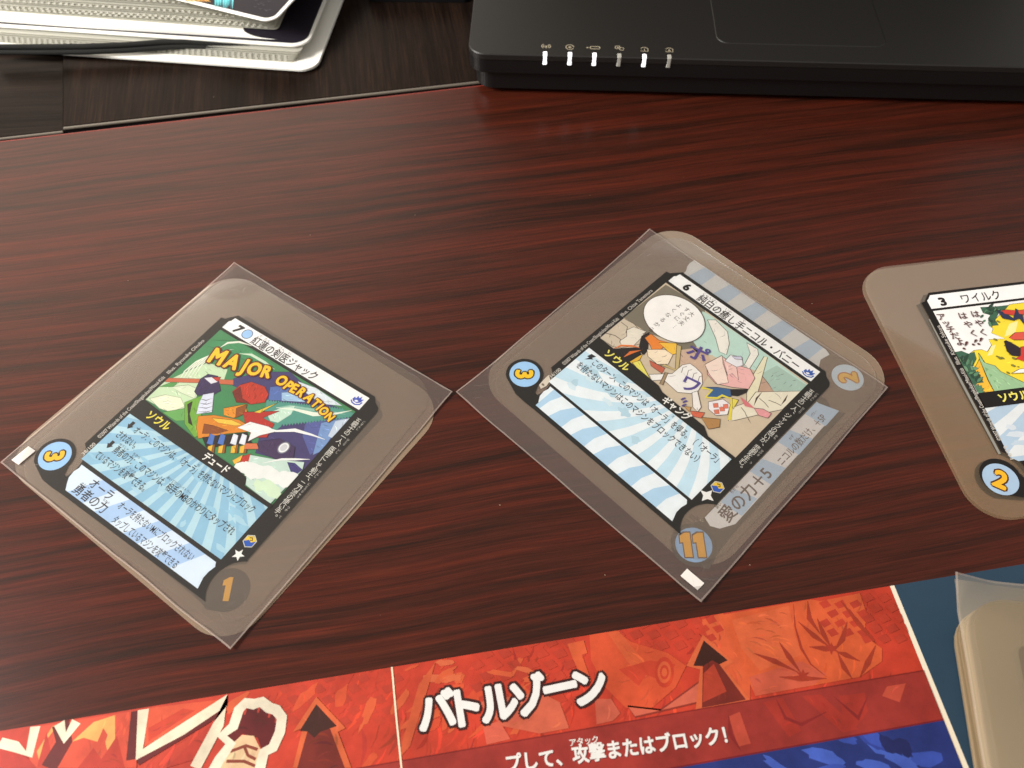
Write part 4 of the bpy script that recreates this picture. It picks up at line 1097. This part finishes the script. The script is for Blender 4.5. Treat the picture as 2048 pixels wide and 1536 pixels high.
    for q_ in (((480, 880), (540, 1000), (640, 1040), (800, 960)), ((840, 860), (1000, 1000), (1060, 860)), ((180, 980), (190, 1100), (260, 1210))): St(M3, (150, 44, 42), 1.6, *q_, taper=True)
    for k in range(14):
        a, b = rnd.uniform(500, 1500), rnd.uniform(1080, 1330); pts = blob(a, b, rnd.uniform(60, 150), rnd.uniform(20, 50), 14, .25, rnd.random(), rnd.uniform(-.2, .9))
        r = [q_ for q_ in side([FM.loc(M3(x, y), .3) for x, y in pts])]; r = clip_poly(r, -50, yc + .6, 300, YB)
        if len(r) > 2: p.poly(r, rnd.choice(((64, 88, 186), (54, 72, 160), (38, 44, 100), (76, 104, 204))))
    p.build('red_panel', root, m_matink)
    zt = p.z + .002
    p = Print(zt, dz=.0003, gain=.66)
    def heading(ch, a, b, sz, col, bold, an): x, y = FM.loc(M2(a, b + 26), .3); p.text(ch, x, y, sz, col, ang=an, bold=0, fat=bold, align='C', sx=.98, up=False)
    spots = [('バ', 350, 668), ('ト', 520, 646), ('ル', 690, 620), ('ゾ', 862, 585), ('ー', 1030, 540), ('ン', 1195, 528)]
    for bold, col in ((.105, (60, 20, 18)), (.045, (253, 250, 246))):
        for ch, a, b in spots: heading(ch, a, b - 4, 12.6, col, bold, 2.5)
        p.z += .003
    s0, s1 = FM.loc(M2(725, 935), .3), FM.loc(M2(1925, 775), .3)
    an = -math.degrees(math.atan2(s1[1] - s0[1], s1[0] - s0[0]))
    for dx, dy, col in ((.25, .25, (120, 36, 36)), (0, 0, (253, 250, 244))): p.text('プして、攻撃またはブロック！', s0[0] + dx, s0[1] + dy, 5.5, col, ang=an, w=math.hypot(s1[0] - s0[0], s1[1] - s0[1]), bold=.0, fat=.03)
    x, y = FM.loc(M2(1070, 822), .3); x2, y2 = FM.loc(M2(1225, 795), .3); p.text('アタック', x, y - 1.3, 2.3, (253, 248, 240), ang=an, w=math.hypot(x2 - x, y2 - y), bold=.02)
    p.build('heading_lettering', root)
    f0, f1 = FM.loc((784, 1337), .3), FM.loc((803, 1536), .3)
    p = Print(zt + .01, gain=.8); p.stroke([(f0[0], .02), ((f0[0] + f1[0]) / 2 - .1, f1[1] / 2), f1, (f1[0] + (f1[0] - f0[0]), f1[1] * 2)], .55, (250, 226, 196)); p.build('fold_crease', root)
    return root
play_mat()

# ------------------------------------------------------------------ sleeved deck at the lower right corner, raised on the mat
def deck():
    zc = 14
    A = unproject((1915, 1140), zc + 6); B = unproject((1985, 1536), zc + 6)
    d = (B - A).normalized(); ang = math.atan2(d.y, d.x) + R(90)
    root = empty('card_sleeve', (A.x, A.y, 0), ang, 'milky sleeve bulging over a pile of plastic cards at the lower right corner', 'card sleeve', 'clear card sleeves')
    n = 40; Wd, Ln = 110, 118
    vs, fs = [], []
    for j in range(n + 1):
        for i in range(n + 1):
            x, y = Wd * i / n, -Ln * j / n
            ex = min(x, 40) / 40; ey = min(-y, 30) / 30
            z = 15.5 + 5.0 * (math.sin(min(1, x / 22) * math.pi / 2) * math.sin(min(1, -y / 16 ) * math.pi / 2)) + 1.0 * noise.noise(Vector((x * .04, y * .03, 4)))
            if x < 12 and -y < 12: z += 3.0 * (1 - x / 12) * (1 + y / 12)
            vs.append((x, y + 1.2 * noise.noise(Vector((x * .03, 0, 8))), z))
    for j in range(n):
        for i in range(n): k = j * (n + 1) + i; fs.append((k, k + n + 1, k + n + 2, k + 1))
    mesh_obj('top_sheet', vs, fs, m_deckfilm, root, True)
    mesh_obj('bottom_sheet', [(v[0] * .98 + 1, v[1] * .98 - 1, min(v[2] - 1.2, 15)) for v in vs], fs, m_deckfilm, root, True)
    rim = [i for i in range(n + 1)]; ev, ef = [], []
    for k in range(n + 1): v = vs[k]; ev += [(v[0], v[1], v[2] + .05), (v[0], v[1] - .7, v[2] + .1)]
    for k in range(n): ef.append((2 * k, 2 * k + 1, 2 * k + 3, 2 * k + 2))
    b = len(ev)
    for k in range(n + 1): v = vs[k * (n + 1)]; ev += [(v[0], v[1], v[2] + .05), (v[0] + .7, v[1], v[2] + .1)]
    for k in range(n): ef.append((b + 2 * k, b + 2 * k + 1, b + 2 * k + 3, b + 2 * k + 2))
    mesh_obj('welded_edge', ev, ef, m_seam, root)
    # the pile: cards of frosted plastic
    base = root.matrix_basis
    pile = []
    rnd = random.Random(8)
    m_edge = film_mat('stacked_card_plastic', .32, (176, 152, 118), .4, .5)
    words_ = ['at the bottom of', 'second from the bottom of', 'third from the bottom of', 'in the lower half of', 'in the middle of', 'just above the middle of', 'in the upper half of', 'third from the top of', 'second from the top of', 'on top of']
    for k in range(10):
        o = empty('card', (A.x, A.y, 0), ang + R(rnd.uniform(-.6, .6)), 'frosted plastic card %s the pile under the milky sleeve' % words_[k], 'card', 'cards piled under the milky sleeve')
        dx = rnd.uniform(-.5, .5)
        z0 = .9 + k * 1.45
        slab('film', [(x + dx, y) for x, y in rrect(4, -112, 104, -6, 12, 6)], z0, z0 + 1.25, m_edge, o)
        pr = Print(z0 + 1.28); pr.poly([(6.0 + x * .0 + dx, y) for x, y in ()] or rrect(16 + dx, 20, 94 + dx, 108, 3, 3), (64, 26, 20)); pr.build('frame_print', o)
    return root
deck()

# ------------------------------------------------------------------ laptop
def laptop():
    z1 = 24.0
    a = unproject((973, 108), z1); b = unproject((2048, 134.6), z1); u = (b - a).normalized(); ang = math.atan2(u.y, u.x)
    lx = unproject((943, 50), z1)
    root = empty('laptop', (a.x, a.y, 0), ang, 'open matte black laptop with a row of six small indicator lights', 'laptop')
    ca, sa = u.x, u.y
    def lo(p, z=z1): d = unproject(p, z) - a; return (d.x * ca + d.y * sa, -d.x * sa + d.y * ca)
    X0 = lo((944, 30))[0]; Wd, Dp = 372, 232
    m_case = plain('matte_black_plastic', (29, 27, 25), .46, bump=.05, bscale=2500)
    m_side = plain('satin_black_plastic', (15, 15, 15), .42)
    m_key = plain('black_keys', (22, 22, 22), .5)
    X1 = X0 + Wd
    o = slab('palm_rest', rrect(X0, 0, X1, Dp, 8.5, 12), 21.0, z1, m_case, root, .45)
    slab('base', rrect(X0 + .25, .3, X1 - .25, Dp, 8.5, 12), 13.5, 20.9, m_side, root, .2)
    slab('bottom_shell', rrect(X0 + 3, 2.2, X1 - 3, Dp - 5, 9, 10), 3.2, 13.4, m_side, root, .2)
    for x in (X0 + 25, X1 - 25):
        for y in (24, Dp - 25): slab('foot', [(x + 7 * math.cos(t * math.pi / 8), y + 7 * math.sin(t * math.pi / 8)) for t in range(16)], .0, 3.1, m_side, root)
    # touch pad
    t0 = lo((1430, 60)); t1 = lo((1763, 60)); tb = lo((1480, 88))
    slab('touchpad', rrect(t0[0], tb[1], t1[0], tb[1] + 52, 6, 8), z1 - 1, z1 + .32, m_case, root, .3)
    # keyboard well beyond the picture's upper edge
    kx0, kx1 = X0 + 18, X1 - 18
    kb = slab('keyboard', rrect(kx0, 100, kx1, 205, 4, 4), z1 - 1, z1 + .1, m_key, root)
    vs, fs = [], []
    for r_ in range(6):
        for c_ in range(15):
            w = (kx1 - kx0 - 6) / 15; x, y = kx0 + 3 + c_ * w, 103 + r_ * 16.8
            b0 = len(vs)
            for (dx, dy, dz) in ((0, 0, 0), (w - 2, 0, 0), (w - 2, 14.6, 0), (0, 14.6, 0), (1, 1, 1.8), (w - 3, 1, 1.8), (w - 3, 13.6, 1.8), (1, 13.6, 1.8)): vs.append((x + dx, y + dy, z1 + .1 + dz))
            fs += [tuple(b0 + i for i in f) for f in ((4, 5, 6, 7), (0, 1, 5, 4), (1, 2, 6, 5), (2, 3, 7, 6), (3, 0, 4, 7))]
    k = mesh_obj('keys', vs, fs, m_case, root); k['kind'] = 'stuff'
    # lid leaning back
    lid = slab('screen_lid', rrect(X0 + 1, 0, X1 - 1, 222, 8, 8), 0, 5.5, m_side, root, .4)
    lid.location = (0, (Dp - 2) * MM, (z1 + 2) * MM); lid.rotation_euler = (R(104), 0, 0)
    scr = slab('display', rrect(X0 + 15, 18, X1 - 15, 208, 2, 3), 5.6, 5.9, plain('dark_display', (10, 10, 12), .15), lid)
    # indicator lights wrapped over the front edge
    m_on, nt, bb = mat('lit_indicator'); bb.inputs['Base Color'].default_value = (.8, .8, .85, 1)
    bb.inputs['Emission Color'].default_value = (1, .97, 1, 1); bb.inputs['Emission Strength'].default_value = 0.75
    m_off = plain('unlit_indicator', (176, 174, 166), .35)
    LP = crop(900, 0, 600 / 2048)
    pr = Print(z1 + .02); gc = (176, 164, 140)
    for i, (cx, cy, lit) in enumerate(((648, 318, 1), (818, 322, 1), (986, 326, 1), (1156, 328, 0), (1327, 338, 1), (1497, 342, 0))):
        x, _ = lo(LP(cx + 1, 385)); w = 1.65
        led = slab('indicator_light', rrect(x - w / 2 * 1.25, -.12, x + w / 2 * 1.25, 3.1, .45, 3), 19.0, z1 + .1, m_on if lit else m_off, root, .15)
        led['label'] = 'lit white indicator' if lit else 'unlit grey indicator'
        gx, gy = lo(LP(cx + (8 if i == 0 else 0), cy)); gy = -gy
        if i == 0:
            pr.poly(circ(gx, gy - .3, .5, 10), gc); pr.stroke([(gx, gy), (gx, gy + 1.3)], .45, gc)
            for s in (-1, 1):
                for r_ in (1.3, 2.2): pr.stroke([(gx + s * r_ * math.cos(R(t)), gy - .3 + r_ * .8 * math.sin(R(t))) for t in range(-55, 56, 22)], .4, gc)
        elif i == 1:
            pr.outline(circ(gx, gy, 1.9, 18), .4, gc); pr.stroke([(gx - .9, gy), (gx + .9, gy)], .5, gc); pr.stroke([(gx, gy - .9), (gx, gy + .9)], .5, gc)
        elif i == 2:
            pr.outline(rrect(gx - 2.0, gy - .9, gx + 2.6, gy + .9, .3, 2), .45, gc); pr.stroke([(gx - 3.9, gy), (gx - 2.6, gy)], .4, gc); pr.poly(circ(gx - 3.5, gy, .45, 8), gc)
        elif i == 3:
            pr.outline(rrect(gx - 2, gy - 1.5, gx + .3, gy + .5, .5, 3), .4, gc); pr.outline(circ(gx + 1.1, gy + .7, 1.1, 14), .4, gc); pr.poly(circ(gx - .7, gy - .4, .5, 8), gc)
        else:
            pr.outline([(gx - 1.7, gy + 1.4), (gx - 1.7, gy - .7), (gx - .7, gy - 1.6), (gx + .7, gy - 1.6), (gx + 1.7, gy - .7), (gx + 1.7, gy + 1.4)], .42, gc)
            pr.text('1' if i == 4 else 'A', gx, gy + 1.0, 2.2, gc, bold=.03, align='C')
    pr.build('indicator_symbols', root)
    return root
laptop()

# ------------------------------------------------------------------ card files at the upper left
m_white = plain('white_cover_plastic', (250, 248, 240), .35)
m_dark = plain('dark_printed_sheet', (36, 32, 40), .35, bump=.05, spec=.1)
def sheet_curved(name, x0, y0, x1, y1, r, z0, th, m, root, zf=None):
    return slab(name, rrect(x0, y0, x1, y1, r, 8), z0, z0 + th, m, root, min(.25, th * .3), zf)
def pocket_page(root, x0, y0, x1, y1, z, zf, scallop=True, m=None):
    o = slab('pocket_page', rrect(x0, y0, x1, y1, 3, 4), z, z + .22, m or m_page, root, 0, zf)
    return o
def welds(root, x0, x1, y, z, zf, step=3.1):
    vs, fs = [], []
    n = int((x1 - x0) / step)
    for k in range(n):
        x = x0 + k * step + random.uniform(-.2, .2); w = step * .56; b = len(vs); d = zf(x, y) if zf else 0
        for dx, dy, dz in ((0, 0, 0), (w, 0, 0), (w, 1.5, 0), (0, 1.5, 0), (.25, .25, .5), (w - .25, .25, .5), (w - .25, 1.25, .5), (.25, 1.25, .5)): vs.append((x + dx, y + dy, z + dz + d))
        fs += [tuple(b + i for i in f) for f in ((4, 5, 6, 7), (0, 1, 5, 4), (1, 2, 6, 5), (2, 3, 7, 6), (3, 0, 4, 7))]
    o = mesh_obj('page_weld', vs, fs, m_weld, root); o['kind'] = 'stuff'
    return o

def lower_file():
    z = 2.0
    c = unproject((632, 142), z); ang = R(-6.2)
    root = empty('card_file', (c.x, c.y, 0), ang, 'lower white card file with black elastic cord, resting on the dark boards', 'card file', 'card files piled at the upper left')
    zf = lambda x, y: 0
    sheet_curved('back_cover', -230, 0, 0, 190, 9, 1.0, 1.3, m_white, root)
    for k in range(6):
        pocket_page(root, -228, 5 + k * .5, -12 + k * .6, 180, 2.6 + k * .85, zf)
        if k < 3: welds(root, -226, -14 + k * .6, 5.2 + k * .5, 2.9 + k * .85, zf)
    sheet_curved('front_cover', -236, 10.0, -5.5, 180, 9, 8.0, .9, m_white, root)
    sheet_curved('printed_sheet', -236, 12.0, -7.2, 178, 8, 8.95, .3, m_dark, root)
    # elastic cord, a flattened tube across the fore edge
    m_el, nt, b = mat('black_woven_elastic'); b.inputs['Roughness'].default_value = .8; b.inputs['Specular IOR Level'].default_value = .15
    tc = N(nt, 'ShaderNodeTexCoord'); mp = N(nt, 'ShaderNodeMapping'); mp.inputs['Scale'].default_value = (1, 1, 1)
    wv = N(nt, 'ShaderNodeTexWave'); wv.inputs['Scale'].default_value = 330; wv.bands_direction = 'DIAGONAL'; wv.inputs['Distortion'].default_value = .6
    nt.links.new(tc.outputs['Object'], wv.inputs['Vector'])
    cr = ramp(nt, [(0.35, (.003, .003, .003)), (.95, (.06, .06, .057))]); nt.links.new(wv.outputs['Fac'], cr.inputs['Fac']); nt.links.new(cr.outputs['Color'], b.inputs['Base Color'])
    bp = N(nt, 'ShaderNodeBump'); bp.inputs['Strength'].default_value = .8; bp.inputs['Distance'].default_value = .0005; nt.links.new(wv.outputs['Fac'], bp.inputs['Height']); nt.links.new(bp.outputs['Normal'], b.inputs['Normal'])
    BD = crop(0, 0, 700 / 2048)
    path = [(-60, 292, 7), (0, 290, 7), (250, 290, 7), (500, 288, 7), (750, 278, 7), (950, 262, 7.5), (1080, 258, 7.5), (1250, 266, 7), (1400, 276, 6), (1560, 286, 5.5), (1660, 292, 5)]
    for row, (off, rad) in enumerate(((-1.35, 1.5), (1.35, 1.5))):
        vs, fs = [], []; m_ = 10
        pts = []
        for a_, b_, zz in path:
            wpt = unproject(BD(a_, b_), zz); d = wpt - c; pts.append(Vector((d.x * math.cos(ang) + d.y * math.sin(ang), -d.x * math.sin(ang) + d.y * math.cos(ang), zz)))
        for i, P0 in enumerate(pts):
            k = max(.25, 1 - max(0, i - 5) * .16)
            for t in range(m_):
                th = 2 * math.pi * t / m_; vs.append((P0.x, P0.y + off * .25 * k + rad * .8 * k * math.cos(th), P0.z + off * k + rad * k * math.sin(th)))
        for i in range(len(pts) - 1):
            for t in range(m_): t2 = (t + 1) % m_; fs.append((i * m_ + t, i * m_ + t2, (i + 1) * m_ + t2, (i + 1) * m_ + t))
        mesh_obj('elastic_cord', vs, fs, m_el, root, True)
    return root
lower_file()
def upper_file():
    z = 12.0
    c = unproject((585, 72), z); ang = R(-5.6)
    root = empty('card_file', (c.x, c.y, 0), ang, 'upper white card file with clear pocket pages under a dark picture cover', 'card file', 'card files piled at the upper left')
    zf = lambda x, y: 1.5 * min(1, max(0, -x / 130)) + (-4.2 * max(0, 1 + x / 55) ** 2 if x > -55 else 0)
    def lo(p, zz): d = unproject(p, zz) - c; return (d.x * math.cos(ang) + d.y * math.sin(ang), -d.x * math.sin(ang) + d.y * math.cos(ang))
    zf2 = lambda x, y: max(-3.0, -3.0 * max(0, 1 + x / 60)) if x > -60 else 0
    # fine outline so the cover can sag
    def outl(x0, y0, x1, y1, r):
        pts = rrect(x0, y0, x1, y1, r, 8); out = []
        for i, p in enumerate(pts):
            q_ = pts[(i + 1) % len(pts)]; out.append(p); L_ = math.hypot(q_[0] - p[0], q_[1] - p[1]); nn = int(L_ / 10)
            for t in range(1, nn): out.append((p[0] + (q_[0] - p[0]) * t / nn, p[1] + (q_[1] - p[1]) * t / nn))
        return out
    slab('back_cover', outl(-200, 0, 0, 150, 9), 10.4, 11.8, m_white, root, .3, zf2)
    for k in range(13):
        s = k / 12
        x1 = -10 - 3.5 * k * .4; y0 = 7 + k * .75 + random.uniform(-.4, .4)
        z0 = 12.1 + k * .72; zz = lambda x, y, s=s: (max(-2.6, -2.6 * max(0, 1 + x / 60)) if x > -60 else 0)
        pocket_page(root, -200, y0, x1, 145, z0, zz)
        if k in (0, 1, 4, 8): welds(root, -198, x1 - 3, y0 + .2, z0 + .24, zz, 3.2 + .3 * random.random())
    # front cover: dark picture with a white border, swung round a little
    f = [lo((560, 22), 23), lo((505, 47), 23), lo((314, 0), 23)]
    an = math.atan2(f[1][1] - f[2][1], f[1][0] - f[2][0])
    cov = slab('front_cover', rrect(-200, 0, 0, 120, 7, 8), 22.6, 23.2, m_white, root, .2)
    co = lo((546, 46), 23)
    cov.location = (co[0] * MM, co[1] * MM, 0); cov.rotation_euler = (0, 0, an)
    slab('printed_sheet', rrect(-198, 2.0, -2.2, 118, 5, 8), 23.25, 23.4, m_dark, cov)
    pr = Print(23.45)
    rnd = random.Random(2)
    def cl(px, py):
        d = Vector(lo((px, py), 23)) - Vector(co); return (d.x * math.cos(an) + d.y * math.sin(an), -(-d.x * math.sin(an) + d.y * math.cos(an)))
    for k in range(14):
        a = 430 + k * 2.7; pr.stroke([cl(a + 2, -14), cl(a + 1, 2), cl(a + rnd.uniform(-1, 1), 16 + rnd.uniform(-3, 4))], .75, rnd.choice(((70, 190, 200), (110, 214, 220), (40, 120, 140))), taper=True)
    for k in range(9):
        a = 366 + k * 5.5; pr.stroke([cl(a - 6, -6), cl(a + 4, 1), cl(a + 12, 6 + rnd.uniform(-2, 2))], .8, rnd.choice(((224, 150, 50), (240, 180, 80), (190, 110, 40))), taper=True)
    for k in range(10): a = 480 + rnd.uniform(0, 60); b_ = rnd.uniform(-10, 26); pr.stroke([cl(a, b_), cl(a + 4, b_ + 2), cl(a + 9, b_ + 1)], .35, (72, 66, 84), taper=True)
    pr.build('cover_print', cov)
    return root
upper_file()

# flat black case at the very top, beside the laptop
z = 0
bx0, bx1 = unproject((735, 4), z), unproject((946, 6), z)
cu = (bx1 - bx0).normalized()
cs = empty('case', (bx1.x, bx1.y, 0), math.atan2(cu.y, cu.x), 'flat black case at the top edge between the card files and the laptop', 'case')
slab('body', rrect(-(bx1 - bx0).length, 0.0, 12 * 0 - 2, 60, 3, 6), .2, 12, plain('black_case', (14, 14, 16), .4), cs, .8)
slab('lid', rrect(-(bx1 - bx0).length + 1, 1.0, -3, 59, 3, 6), 12.05, 14, plain('black_case_lid', (18, 18, 20), .4), cs, .6)

# crumbs of dust on the table
vs, fs = [], []
rnd = random.Random(21)
for px in ((1367, 354), (256, 561), (1624, 607), (1594, 637), (1760, 662), (428, 194), (1000, 1010), (620, 470), (830, 430), (1180, 390), (300, 640), (1500, 1130), (1210, 1150), (760, 1230)):
    w = unproject(px, 0); s = rnd.uniform(.08, .2); b = len(vs)
    for d in ((s * 1.6, .2 * s, 0), (-s, s * .7, 0), (-s * .4, -s, 0), (0, 0, s * .8)): vs.append((w.x + d[0], w.y + d[1], d[2] + .01))
    fs += [(b, b + 1, b + 3), (b + 1, b + 2, b + 3), (b + 2, b, b + 3)]
du_ = mesh_obj('dust', vs, fs, plain('dust_crumbs', (214, 190, 160), .8)); tag(du_, 'pale crumbs of dust scattered on the red wood', kind='stuff')
